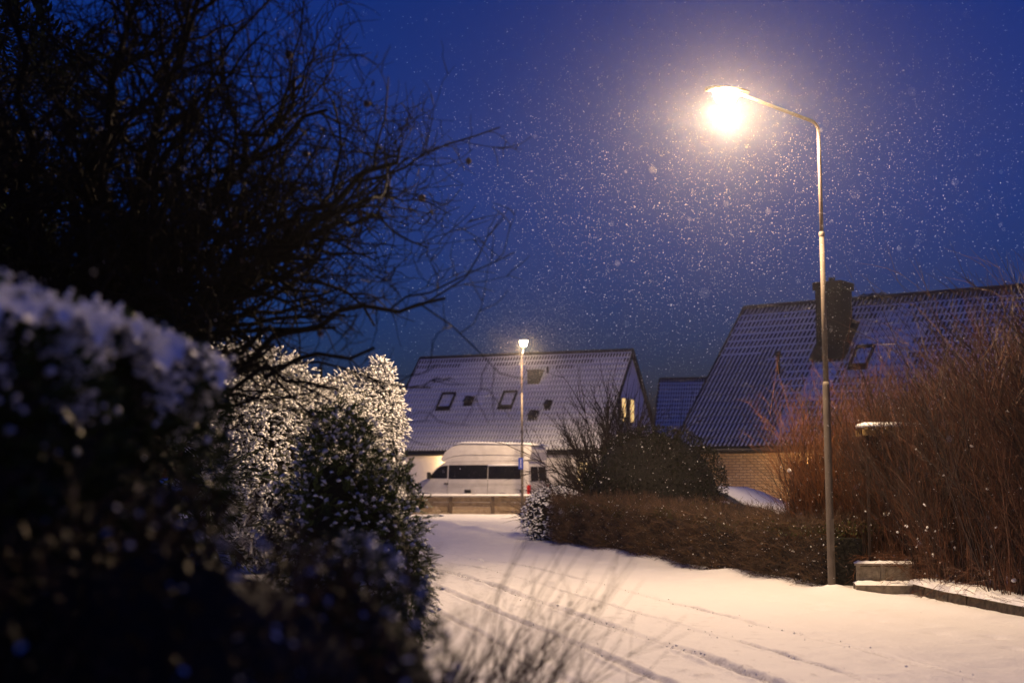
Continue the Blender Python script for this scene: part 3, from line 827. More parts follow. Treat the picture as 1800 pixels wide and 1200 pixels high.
def van():
    o = empty('camper_van', (0.70 - .9135*5.45/2 + .4067*.98, 57.6 + .4067*5.45/2 + .9135*.98, 0), math.pi - a24)
    tag(o, 'white high-roof camper van parked behind the board fence', 'van')
    def wf(x, z):
        w = .98 if z < 1.15 else .98 - (z - 1.15) * .085
        if z > 2.05: w -= (z - 2.05) * .12
        if x > 1.9: w -= (x - 1.9) ** 2 * .13
        return w
    hl = 2.72
    prof = [(-hl, .42), (-hl, 1.2), (-hl + .04, 1.9), (-hl + .10, 2.12), (-1, 2.16), (.8, 2.16), (1.18, 2.08), (1.50, 1.86), (1.98, 1.36), (2.16, 1.26), (2.52, 1.12), (2.68, .92), (2.72, .62), (2.70, .40)]
    prof += [(2.36, .36)] + arch(1.98, .38, .36)[::-1][0:9] + [(1.5, .34), (-1.1, .34)] + arch(-1.55, .38, .36)[::-1][0:9] + [(-2.1, .36)]
    mb = MB(); strip_body(mb, prof[::-1], wf); body = mb.build('body', 'van_paint', o)
    # high top
    top = [(-hl + .03, 2.165), (-hl - .02, 2.50), (-hl + .02, 2.70), (-hl + .2, 2.78), (-.2, 2.86), (.45, 2.86), (.85, 2.76), (1.15, 2.52), (1.34, 2.22), (1.22, 2.10)]
    mb = MB(); strip_body(mb, top[::-1], lambda x, z: wf(x, z) + .012 if z < 2.4 else wf(x, 2.4) + .012 - (z - 2.4) * .32); ht = mb.build('high_roof', 'van_paint', o)
    mb = MB()
    for sg in (1, -1): mb.tube([(x, sg*(wf(x, z)+.02), z) for x, z in ((-2.68, 2.36), (-1, 2.40), (.3, 2.40), (.8, 2.34), (1.26, 2.16))], .022, 6)
    mb.build('roof_moulding', 'van_paint', ht)
    mb = MB(); g = random.Random(5)
    sn = [(-hl - .05, 2.76), (-hl+.2, 2.86), (-1, 2.90), (-.2, 2.93), (.4, 2.93), (.8, 2.83), (.86, 2.77), (.45, 2.862), (-.2, 2.862), (-hl+.2, 2.782)]
    strip_body(mb, sn[::-1], lambda x, z: .78); mb.build('roof_snow', 'snow', ht, True)
    for sg in (1, -1):
        mb = MB(); side_panel(mb, [(1.88, 1.42), (1.45, 1.84), (1.28, 1.93), (.98, 1.96), (.98, 1.42)], wf, sg); mb.build('front_side_window', 'glass', o)
        mb = MB(); side_panel(mb, [(.93, 1.40), (.93, 1.97), (-.85, 1.97), (-.85, 1.40)], wf, sg); mb.build('side_window', 'glass', o)
        mb = MB(); side_panel(mb, [(-.88, 1.40), (-.88, 1.92), (-2.22, 1.92), (-2.32, 1.80), (-2.34, 1.40)], wf, sg); w_ = mb.build('side_window', 'glass', o)
        mb = MB(); mb.tube([(x, sg*(wf(x, z)+.02), z) for x, z in ((-.86, 1.95), (-1.2, 1.965), (-2.2, 1.965), (-2.35, 1.90), (-2.38, 1.75))], .035, 6); mb.build('window_snow', 'snow', w_, True)
        mb = MB(); side_panel(mb, [(.18, .82), (.18, .96), (-.12, .96), (-.12, .82)], wf, sg, .012); mb.build('service_flap', 'van_plastic', o)
        mb = MB(); side_panel(mb, [(-2.30, .86), (-2.30, .97), (-2.42, .97), (-2.42, .86)], wf, sg, .012); mb.build('filler_cap', 'van_plastic', o)
        mb = MB(); side_panel(mb, [(1.12, 1.18), (1.12, 1.23), (.92, 1.23), (.92, 1.18)], wf, sg, .015); mb.build('door_handle', 'van_plastic', o)
        mb = MB(); mb.box(-hl-.012, -hl+.10, sg*.90 - .075, sg*.90 + .09 if sg > 0 else sg*.90 + .075, .78, 1.16)
        if sg < 0: mb = MB(); mb.box(-hl-.012, -hl+.10, -.99, -.825, .78, 1.16)
        mb.build('tail_light', 'tail', o)
        mb = MB(); mb.box(2.52, 2.66, min(sg*.52, sg*.80), max(sg*.52, sg*.80), .84, 1.02, bev=.02); mb.build('headlight', 'head_lens', o)
        mb = MB(); y_ = sg * (wf(1.8, 1.5) + .14); mb.box(1.72, 1.82, y_-.09, y_+.09, 1.40, 1.68, bev=.02); mb.tube([(1.8, sg*wf(1.8, 1.4), 1.42), (1.77, y_, 1.45)], .02, 6); mb.build('wing_mirror', 'van_plastic', o)
        for sx in (.955, -.865):
            mb = MB(); mb.tube([(sx, sg*(wf(sx, z)+.001), z) for z in (.45, 1.0, 1.38)], .007, 4); mb.build('door_seam', 'van_plastic', o)
        mb = MB(); mb.tube([(x, sg*(wf(x, .72)+.004), .72) for x in (-1.05, 0, 1.45)], .016, 5); mb.build('side_moulding', 'van_plastic', o)
        wheel(o, 1.98, sg*.84, .34, .21); wheel(o, -1.55, sg*.84, .34, .21)
        mb = MB(); mb.tube([(x, sg*(wf(x, z)+.006), z) for x, z in arch(-1.55, .47, .40, 10)], .022, 5); mb.build('arch_moulding', 'van_paint', o)
        mb = MB(); mb.tube([(x, sg*(wf(x, z)+.006), z) for x, z in arch(1.98, .45, .40, 10)], .022, 5); mb.build('arch_moulding', 'van_paint', o)
    mb = MB(); mb.add([(2.0,-.80,1.385),(2.0,.80,1.385),(1.53,.78,1.872),(1.53,-.78,1.872)], [(0,1,2,3)]); mb.build('windscreen', 'glass', o)
    mb = MB(); strip_body(mb, [(2.02, 1.35), (2.0, 1.40), (2.2, 1.31), (2.52, 1.165), (2.62, 1.06), (2.52, 1.115), (2.16, 1.255)][::-1], lambda x, z: wf(x, 1.1) * .93); mb.build('bonnet_snow', 'snow', body, True)
    for y0, y1 in ((-.80, -.03), (.03, .80)):
        mb = MB(); mb.add([(-hl-.006,y0,1.32),(-hl-.006,y1,1.32),(-hl+.032,y1*.95,1.90),(-hl+.032,y0*.95,1.90)], [(0,3,2,1)]); mb.build('rear_window', 'glass', o)
    mb = MB(); mb.box(-hl-.09, -hl-.002, -.93, .93, .40, .62, bev=.03); mb.build('rear_bumper', 'van_plastic', o)
    mb = MB(); mb.box(2.70, 2.80, -.80, .80, .38, .64, bev=.03); mb.build('front_bumper', 'van_plastic', o)
    mb = MB(); mb.box(-hl-.014, -hl-.006, -.26, .26, .92, 1.03); mb.build('number_plate', 'sign_white', o)
van()

def car():
    o = empty('parked_car', (5.0, 33.4, 0), R(-44)); tag(o, 'low dark car with thick snow on its roof, windscreen and bonnet', 'car')
    def wf(x, z):
        w = .86 if z < .74 else .86 - (z - .74) * .42
        if abs(x) > 1.5: w -= (abs(x) - 1.5) ** 2 * .22
        return w
    prof = [(-2.05, .32), (-2.08, .62), (-2.0, .84), (-1.75, .93), (-1.0, 1.15), (-.35, 1.20), (.15, 1.19), (.55, 1.08), (1.05, .86), (1.75, .76), (2.02, .62), (2.05, .32), (1.75, .26)]
    prof += arch(1.32, .34, .27)[::-1] + [(.8, .24), (-.8, .24)] + arch(-1.30, .34, .27)[::-1] + [(-1.75, .26)]
    mb = MB(); strip_body(mb, prof[::-1], wf); mb.build('body', 'car_paint', o)
    sn = [(-2.0, .86), (-1.72, .96), (-1.0, 1.19), (-.35, 1.255), (.15, 1.25), (.58, 1.13), (1.08, .925), (1.72, .83), (1.98, .70), (1.9, .64), (1.7, .765), (1.02, .86), (.5, 1.08), (.1, 1.18), (-.4, 1.195), (-1.0, 1.14), (-1.74, .92)]
    mb = MB(); strip_body(mb, sn[::-1], lambda x, z: wf(x, z) * .965); mb.build('snow_cover', 'snow', o, True)
    for sg in (1, -1):
        mb = MB(); side_panel(mb, [(.72, .80), (.30, 1.04), (.05, 1.10), (-.35, 1.11), (-.35, .80)], wf, sg); mb.build('side_window', 'glass', o)
        mb = MB(); side_panel(mb, [(-.40, .80), (-.40, 1.11), (-.85, 1.08), (-1.25, .92), (-1.25, .80)], wf, sg); mb.build('side_window', 'glass', o)
        m_ = MB(); y_ = sg * .93; m_.box(.52, .66, y_-.07, y_+.07, .76, .88, bev=.02); wm = m_.build('wing_mirror', 'car_paint', o)
        m_ = MB(); m_.box(.50, .68, y_-.075, y_+.075, .882, .94, bev=.025); m_.build('mirror_snow', 'snow', wm, True)
        wheel(o, 1.32, sg*.76, .30, .19); wheel(o, -1.30, sg*.76, .30, .19)
        m_ = MB(); m_.box(1.86, 2.0, min(sg*.42, sg*.68), max(sg*.42, sg*.68), .52, .64, bev=.02); m_.build('headlight', 'head_lens', o)
        m_ = MB(); m_.box(-2.07, -1.96, min(sg*.45, sg*.70), max(sg*.45, sg*.70), .58, .74, bev=.02); m_.build('tail_light', 'tail', o)
        m_ = MB(); side_panel(m_, [(-.15, .66), (-.15, .70), (-.35, .70), (-.35, .66)], wf, sg, .015); m_.build('door_handle', 'van_plastic', o)
car()

# ------------------------------------------------------------------ plank fence, arch, stone trough, low wall
def plank_fence():
    o = empty('plank_fence', (4.52, 23.3, 0), R(-14)); tag(o, 'dark stained plank fence behind the copper twiggy shrub', 'fence')
    for i in range(44):
        mb = MB(); j = random.uniform(-.006, .006); mb.box(i*.152, i*.152+.143, j, j+.022, .04, 1.74 + random.uniform(-.01, .01)); mb.build('plank', 'plank', o)
    for z in (.4, 1.4):
        mb = MB(); mb.box(0, 6.6, .03, .075, z, z+.09); mb.build('rail', 'plank', o)
    for x in (.05, 2.2, 4.4, 6.5):
        mb = MB(); mb.box(x-.05, x+.05, .078, .17, -.05, 1.70); mb.build('post', 'plank', o)
plank_fence()

def garden_arch():
    o = empty('garden_arch', (4.64, 18.62, 0), R(-4)); tag(o, 'ochre timber garden arch with snowy top standing inside the tall hedge', 'garden arch')
    w = .62
    for x in (0, w):
        for y in (0, .45):
            mb = MB(); mb.box(x-.016, x+.016, y-.016, y+.016, 0, 2.02); mb.build('post', 'plank', o)
    for y in (-.03, .48):
        mb = MB(); mb.box(-.06, w+.06, y-.02, y+.02, 2.022, 2.10); mb.build('top_beam', 'arch', o)
    for i in range(6):
        mb = MB(); x = -.02 + i*(w+.04)/5; mb.box(x-.02, x+.02, -.08, .53, 2.103, 2.13); mb.build('slat', 'arch', o)
    mb = MB(); mb.box(-.06, w+.06, -.08, .53, 2.133, 2.19, bev=.025); mb.build('snow_cap', 'snow', o, True)
garden_arch()

def snow_strip(mb, x0, x1, y0, y1, z, h, k=16, seed=1):
    g = random.Random(seed); b = len(mb.v)
    for i in range(k + 1):
        x = x0 + (x1 - x0) * i / k; hh = h * g.uniform(.75, 1.15); e = 0.4 if i in (0, k) else 1
        mb.v += [(x, y0, z), (x, y0 + (y1-y0)*.15, z + hh*.8*e), (x, (y0+y1)/2, z + hh*e), (x, y1 - (y1-y0)*.15, z + hh*.8*e), (x, y1, z)]
    for i in range(k):
        for j in range(4): mb.f.append((b+i*5+j, b+(i+1)*5+j, b+(i+1)*5+j+1, b+i*5+j+1)); mb.m.append(0)

def stone_trough():
    o = empty('stone_trough', (4.33, 18.12, 0), R(-8)); tag(o, 'small concrete trough with snowy ledge at the foot of the hedge', 'planter')
    mb = MB(); mb.box(0, .74, -.06, .34, -.05, .13); mb.build('plinth', 'stone', o)
    mb = MB(); snow_strip(mb, -.01, .75, -.075, .34, .131, .045, 14, 3); mb.build('plinth_snow', 'snow', o, True)
    for x in (.03, .335, .67):
        mb = MB(); mb.box(x, x+.05, .20, .26, .131, .355); mb.build('upright', 'stone', o)
    for x0, x1 in ((.082, .333), (.387, .668)):
        mb = MB(); mb.box(x0, x1, .222, .25, .131, .345); mb.build('panel', 'stone', o)
    mb = MB(); mb.box(.01, .74, .185, .275, .358, .385); mb.build('top_rail', 'stone', o)
    mb = MB(); snow_strip(mb, .0, .75, .18, .28, .386, .035, 14, 8); mb.build('rail_snow', 'snow', o, True)
stone_trough()

def low_wall():
    o = empty('low_wall', (0, 0, 0)); tag(o, 'low mossy stone edging wall with snow on top below the hedge', 'wall')
    pts = [(4.98, 17.95), (5.02, 16.6), (5.24, 14.7), (5.62, 12.9), (6.1, 10.8)]
    P_ = [Vector((x, y, 0)) for x, y in pts]
    g = random.Random(12)
    for s_ in range(len(P_) - 1):
        d = (P_[s_+1] - P_[s_]); L = d.length; d.normalize(); nrm = Vector((d.y, -d.x, 0))
        if nrm.x < 0: nrm = -nrm
        k = max(2, int(L / .42))
        for i in range(k):
            a_, b_ = L * i / k + .008, L * (i+1) / k - .008; t = g.uniform(-.012, .012); hz = .17 + g.uniform(-.015, .015)
            q_ = [P_[s_] + d*a_ + nrm*t, P_[s_] + d*b_ + nrm*t, P_[s_] + d*b_ + nrm*.22, P_[s_] + d*a_ + nrm*.22]
            mb = MB(); vv = [(p.x, p.y, -.05) for p in q_] + [(p.x + nrm.x*.02*(1 if j < 2 else 0), p.y, hz) for j, p in enumerate(q_)]
            mb.add(vv, [(3,2,1,0),(4,5,6,7),(0,1,5,4),(1,2,6,5),(2,3,7,6),(3,0,4,7)]); mb.build('stone', 'stone_dark', o)
    mb = MB(); b = 0; rows = []
    dense = []
    for s_ in range(len(P_) - 1):
        for i in range(14): dense.append(P_[s_].lerp(P_[s_+1], i / 14))
    dense.append(P_[-1])
    for i, p in enumerate(dense):
        d = (dense[min(i+1, len(dense)-1)] - dense[max(i-1, 0)]).normalized(); nrm = Vector((d.y, -d.x, 0)); nrm = nrm if nrm.x > 0 else -nrm
        h_ = .05 * g.uniform(.5, 1.3)
        for t, z in ((-.035, .165), (-.01, .19 + h_*.6), (.10, .19 + h_), (.30, .20 + h_*.8), (.9, .10)):
            w_ = p + nrm * t; mb.v.append((w_.x, w_.y, z))
    for i in range(len(dense) - 1):
        for j in range(4): mb.f.append((i*5+j, (i+1)*5+j, (i+1)*5+j+1, i*5+j+1)); mb.m.append(0)
    mb.build('snow_cap', 'snow', o, True)
low_wall()

# ------------------------------------------------------------------ hedges and shrubs on the right
def twig_templates(n, seed, **kw): return [twig(seed + i, **kw) for i in range(n)]

def scatter_mix(npb, temps, pos, rot, scl):
    k = rng.integers(0, len(temps), len(pos))
    for i, T in enumerate(temps):
        s_ = k == i; npb.scatter(T, pos[s_], rot[s_], np.asarray(scl)[s_])

def upright_stand(name, label, cat, line, width, hfun, nstem, mname, seed, snow=500, lean=.16, r=.008, skirt=0, group=None, leaves=0):
    """a stand of thin bare shoots growing from a strip of ground; line = [(x,y), ...]"""
    line = [np.array(p) for p in line]
    o = empty(name, (float(line[0][0]), float(line[0][1]), 0)); tag(o, label, cat, group)
    seg = rng.integers(0, len(line) - 1, nstem); t = rng.random(nstem)
    A = np.array([line[i] for i in seg]); B = np.array([line[i+1] for i in seg])
    base = A + (B - A) * t[:, None]
    d = B - A; d /= np.linalg.norm(d, axis=1, keepdims=True); nr = np.stack([d[:, 1], -d[:, 0]], 1)
    base = base + nr * (rng.random(nstem)[:, None] * width)
    pos = np.concatenate([base - line[0], np.zeros((nstem, 1))], 1)
    H_ = np.array([hfun(p[0], p[1]) for p in base]) * rng.uniform(.62, 1.08, nstem)
    dirs = np.stack([rng.normal(0, lean, nstem), rng.normal(0, lean, nstem), np.ones(nstem)], 1)
    rot = basis(dirs, rng.uniform(0, 6.28, nstem))
    T = twig_templates(14, seed, L=1.0, kids=11, r=r / 2.2, curve=.085, spread=.55)
    T = [(a_, b_, [1 if i_ % 5 in (1, 3) else 0] * len(c_)) for i_, (a_, b_, c_) in enumerate(T)]
    n = NP(); scl = np.stack([H_, H_, H_], 1); scatter_mix(n, T, pos, rot, scl)
    if skirt:
        i = rng.integers(0, nstem, skirt)
        p2 = pos[i] + np.stack([np.zeros(skirt), np.zeros(skirt), rng.uniform(.02, .55, skirt)], 1)
        d2 = rand_dirs(skirt) * .9 + np.array([-.55, -.35, .25])
        T2 = twig_templates(6, seed + 50, L=1.0, kids=6, r=.007, curve=.14, spread=.6)
        scatter_mix(n, T2, p2, basis(d2, rng.uniform(0, 6.28, skirt)), rng.uniform(.35, .75, skirt))
    n.build('shoots', mname, o, kind='stuff')
    if leaves:
        i = rng.integers(0, nstem, leaves); tt = rng.random(leaves) ** 1.4
        p4 = pos[i] + dirs[i] / np.linalg.norm(dirs[i], axis=1, keepdims=True) * (H_[i] * tt)[:, None] + rng.normal(0, .09, (leaves, 3))
        p4[:, 2] = np.maximum(p4[:, 2], .03)
        n = NP(); n.scatter(LEAF, p4, basis(rand_dirs(leaves), rng.uniform(0, 6.28, leaves)), rng.uniform(.025, .055, leaves)); n.build('dead_leaves', 'leaf_brown', o, kind='stuff')
    if snow:
        i = rng.integers(0, nstem, snow); tt = rng.random(snow) ** 1.5
        p3 = pos[i] + dirs[i] / np.linalg.norm(dirs[i], axis=1, keepdims=True) * (H_[i] * tt)[:, None] + rng.normal(0, .07, (snow, 3))
        p3[:, 2] = np.maximum(p3[:, 2], .05)
        n = NP(); sc_ = rng.uniform(.006, .017, snow) * (1 + (rng.random(snow) > .94) * 1.0)
        n.scatter(ICO, p3, basis(rand_dirs(snow)), np.stack([sc_ * 1.5, sc_ * 1.2, sc_ * .8], 1)); n.build('snow_flecks', 'snow', o, True, kind='stuff')
    return o

upright_stand('copper_shrub', 'copper coloured bare shrub with fine upright shoots behind the tall lamp', 'shrub',
              [(3.92, 19.9), (4.95, 19.3)], -.8, lambda x, y: 2.35 + .12 * math.sin(x * 5), 440, ['copper', 'russet_dark'], 100, 280, .10, .0065, 110, leaves=500)
upright_stand('bare_hedge', 'tall dense russet hedge of bare shoots above the low stone wall', 'hedge',
              [(4.62, 19.4), (4.98, 18.5), (5.12, 16.9), (5.4, 14.7), (6.2, 11.4)], -1.1, lambda x, y: 2.5 + (18.6 - y) * .13 + .15 * math.sin(y * 2.1), 1300, ['russet', 'russet_dark'], 200, 800, .10, .0072, 950, leaves=1500)

def low_hedge():
    o = empty('clipped_hedge', rw(.45, 8)); tag(o, 'long waist-high brown hedge with snow flecks along the road', 'hedge')
    off = np.array(rw(.45, 8))
    N = 15000
    u = rng.uniform(-.05, 1.15, N); v = rng.uniform(.45, 14.5, N); z = rng.uniform(.02, 1.0, N)
    k = rng.random(N)
    d = np.zeros((N, 3))
    front = k < .60; top = (k >= .60) & (k < .90); back = k >= .9
    hz = .82 + .012 * v + .04 * np.sin(v * 1.3) + .05 * np.sin(v * 3.1 + 1) - .10 * np.clip(-v + .4, 0, 1.2)
    u[front] = rng.uniform(-.02, .25, front.sum()) + .12 * (1 - z[front]) * 0 + .10 * np.sin(v[front] * 2.3)
    z[top] = hz[top] - rng.random(top.sum()) * .12
    u[back] = rng.uniform(1.0, 1.15, back.sum())
    z = np.minimum(z, hz)
    P_ = RO + u[:, None] * RU + v[:, None] * RD
    pos = np.concatenate([P_, z[:, None]], 1) - off
    fr = -RU
    d[front] = np.array([fr[0], fr[1], .5]); d[top] = [0, 0, 1]; d[back] = [-fr[0], -fr[1], .6]
    d += rng.normal(0, .55, (N, 3))
    T = twig_templates(9, 300, L=1.0, kids=4, r=.014, curve=.16, spread=.8, sub=False)
    T = [(a_, b_, [1 if i_ % 3 == 1 else 0] * len(c_)) for i_, (a_, b_, c_) in enumerate(T)]
    n = NP(); scatter_mix(n, T, pos, basis(d, rng.uniform(0, 6.28, N)), rng.uniform(.12, .30, N)); n.build('twigs', ['brown_twig', 'highlight_twig'], o, kind='stuff')
    M_ = 7000; i = rng.integers(0, N, M_)
    n = NP(); n.scatter(LEAF, pos[i] + rng.normal(0, .05, (M_, 3)), basis(rand_dirs(M_), rng.uniform(0, 6.28, M_)), rng.uniform(.03, .06, M_)); n.build('leaves', 'leaf_brown', o, kind='stuff')
    it = np.where(top)[0]; M2 = 9000; i = rng.choice(it, M2)
    n = NP(); n.scatter(LEAF, pos[i] + rng.normal(0, .05, (M2, 3)), basis(rand_dirs(M2), rng.uniform(0, 6.28, M2)), rng.uniform(.025, .05, M2)); n.build('top_leaves', 'leaf_olive', o, kind='stuff')
    S = 1000; i = rng.integers(0, N, S); s_ = rng.uniform(.003, .010, S) * (1 + (rng.random(S) > .95))
    n = NP(); n.scatter(ICO, pos[i] + rng.normal(0, .04, (S, 3)), basis(rand_dirs(S)), np.stack([s_*1.5, s_*1.2, s_*.8], 1)); n.build('snow_flecks', 'snow', o, True, kind='stuff')
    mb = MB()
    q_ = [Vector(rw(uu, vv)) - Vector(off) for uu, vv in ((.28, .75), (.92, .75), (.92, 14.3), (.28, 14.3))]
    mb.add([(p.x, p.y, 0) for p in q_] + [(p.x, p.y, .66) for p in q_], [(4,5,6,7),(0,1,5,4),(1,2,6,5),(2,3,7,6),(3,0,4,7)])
    mb.build('light_block_core', 'core', o)  # dark block added within the hedge to keep light from showing through
low_hedge()

def leafy_bush(name, label, c, rad, nleaf, lsize, leafm, nsnow, ssize, seed, ntwig=600, twigm='brown_twig', tl=(.2, .4), snow_top=.0, cat='shrub', core=.78, snowmat='snow', group=None, depth=.35, lump=.18, cluster=-.1, frost=0):
    o = empty(name, (c[0], c[1], 0)); tag(o, label, cat, group)
    cc = (0, 0, c[2])
    p, d = shell_points(nleaf, cc, rad, depth, .03, seed=seed, lump=lump)
    N = len(p)
    n = NP(); n.scatter(LEAF, p, basis(d + rng.normal(0, .7, (N, 3)), rng.uniform(0, 6.28, N)), rng.uniform(*lsize, N)); n.build('leaves', leafm, o, kind='stuff')
    if ntwig:
        p, d = shell_points(ntwig, cc, np.array(rad) * .92, .4, .03, seed=seed, lump=lump); N = len(p)
        T = twig_templates(6, seed * 10 + 400, L=1.0, kids=5, r=.014, curve=.12, spread=.7, sub=False)
        n = NP(); scatter_mix(n, T, p, basis(d + rng.normal(0, .35, (N, 3)) + np.array([0, 0, .3]), rng.uniform(0, 6.28, N)), rng.uniform(*tl, N)); n.build('twigs', twigm, o, kind='stuff')
    if nsnow:
        p, d = shell_points(nsnow * 3, cc, np.array(rad) * 1.02, .16, .05, seed=seed, lump=lump)
        keep = (d[:, 2] + rng.normal(0, .35, len(d))) > snow_top
        q1 = np.sin(p[:, 0] * 9 + seed) * np.sin(p[:, 1] * 11) + np.sin(p[:, 2] * 10 + p[:, 0] * 6)
        keep &= (q1 + rng.normal(0, .5, len(p))) > cluster
        p = p[keep][:nsnow]; N = len(p); s_ = rng.uniform(*ssize, N) * rng.uniform(.5, 1.5, N)
        n = NP(); n.scatter(ICO, p, basis(rand_dirs(N) * np.array([1, 1, .3])), np.stack([s_*1.5, s_*1.15, s_*.7], 1)); n.build('snow_clumps', snowmat, o, True, kind='stuff')
    if frost:
        p, d = shell_points(frost * 3, cc, np.array(rad) * 1.03, .14, .05, seed=seed, lump=lump)
        q1 = np.sin(p[:, 0] * 9 + seed) * np.sin(p[:, 1] * 11) + np.sin(p[:, 2] * 10 + p[:, 0] * 6)
        keep = ((d[:, 2] + rng.normal(0, .35, len(d))) > snow_top) & ((q1 + rng.normal(0, .6, len(p))) > cluster)
        p = p[keep][:frost]; N = len(p)
        n = NP(); n.scatter(LEAF, p, basis(rand_dirs(N) * np.array([1, 1, .5]), rng.normal(0, .5, N)), rng.uniform(.012, .032, N)); n.build('frosted_leaves', 'snow', o, kind='stuff')
    if core: core_mesh('light_block_core', cc, rad, o, core)
    return o

ce = rw(.40, 15.15)
leafy_bush('snowy_shrub', 'rounded shrub thick with snow at the far end of the low hedge', (ce[0] - .02, ce[1] - .15, .54), (.84, .9, .72), 5000, (.03, .06), 'leaf_dark', 1900, (.010, .026), 21, 500, snow_top=-1.2, tl=(.1, .2), cluster=-1.2)
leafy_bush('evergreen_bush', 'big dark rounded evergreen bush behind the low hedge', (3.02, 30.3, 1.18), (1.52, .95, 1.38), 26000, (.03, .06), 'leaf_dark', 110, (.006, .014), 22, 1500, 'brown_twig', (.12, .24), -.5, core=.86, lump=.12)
def bare_bush():
    o = empty('bare_bush', (2.62, 36.2, 0)); tag(o, 'wide bare branching bush growing behind the evergreen bush', 'shrub')
    T = twig_templates(10, 700, L=1.0, kids=15, r=.0075, curve=.10, spread=.55)
    N = 300; d = rand_dirs(N); d[:, 2] = np.abs(d[:, 2]) * .9 + .12
    d[:, 0] *= 1.15
    n = NP(); pos = np.stack([rng.normal(0, .14, N), rng.normal(0, .14, N), np.full(N, .05)], 1)
    L_ = np.where(d[:, 2] / np.linalg.norm(d, axis=1) > .8, 3.3, 2.2) * rng.uniform(.7, 1.1, N)
    scatter_mix(n, T, pos, basis(d, rng.uniform(0, 6.28, N)), L_); n.build('branches', 'dark_twig', o, kind='stuff')
bare_bush()

# ------------------------------------------------------------------ conifers on the left
FR = [frond(10 + i, k) for i, k in enumerate((8, 6, 5, 3))]
FR_BARE = [frond(40 + i, k) for i, k in enumerate((1, 0, 0, 1))]
def conifer(name, label, c, lobes, per, size, mats, fr, seed, droop=.15, cat='conifer', group=None):
    """lobes: (dx, dy, z, rx, ry, rz) masses of flat sprays round one trunk"""
    o = empty(name, (c[0], c[1], 0)); tag(o, label, cat, group)
    n = NP()
    for k, (dx, dy, z, rx, ry, rz) in enumerate(lobes):
        N = int(per * (rx * rz + rx * ry))
        p, d = shell_points(N, (dx, dy, z), (rx, ry, rz), .30, .05, seed=seed + k, lump=.45)
        m_ = len(p); dd = d * .7 + rng.normal(0, .5, (m_, 3)) + np.array([0, 0, -.05 - droop])
        up = rng.normal(0, .35, m_)
        scatter_mix(n, fr, p, basis(dd, up), rng.uniform(*size, m_))
    n.build('crown', mats, o, kind='stuff')
    mb = MB(); top = max(l[2] + l[5] * .8 for l in lobes)
    mb.tube([(0, 0, -.05), (.02, 0, top * .5), (0, .02, top)], [.11, .07, .02], 8); mb.build('trunk', 'bark_black', o, True)
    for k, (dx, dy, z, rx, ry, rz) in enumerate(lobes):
        core_mesh('light_block_core', (dx, dy, z), (rx, ry, rz), o, .62)
    return o
conifer('snowy_conifer', 'broad conifer hedge tree laden with snow and lit warm by the lamp', (-3.1, 23.0),
        [(-.7, -.9, 1.75, 1.15, .9, 1.60), (-1.2, -.8, 2.30, .66, .7, 1.18), (-.2, -.5, 2.0, .7, .7, 1.1), (.5, .3, 1.65, .85, .85, 1.55), (.92, .3, 2.55, .40, .56, .88), (.1, -.35, 1.45, 1.0, .9, 1.45), (.85, .1, 1.1, .56, .7, 1.1)], 2200, (.08, .18), ['conifer', 'snow'], FR, 60)
conifer('green_conifer', 'small dark green conifer with little snow in front of the snowy conifer', (-1.28, 11.4),
        [(-.12, 0, .95, .48, .42, 1.05), (.22, 0, .75, .42, .40, .78)], 4200, (.08, .18), ['conifer_green', 'snow'], FR_BARE, 70)
conifer('dark_spruce', 'tall black evergreen tree standing behind the clipped hedge', (-6.2, 15.5),
        [(0, 0, 1.6, 2.2, 1.6, 1.9), (-.3, 0, 3.4, 1.9, 1.5, 1.9), (-.2, 0, 5.0, 1.5, 1.2, 1.7), (1.6, .2, 1.7, 1.3, 1.0, 1.35)], 230, (.3, .6), ['conifer_dark', 'snow'], FR_BARE[1:3], 80)

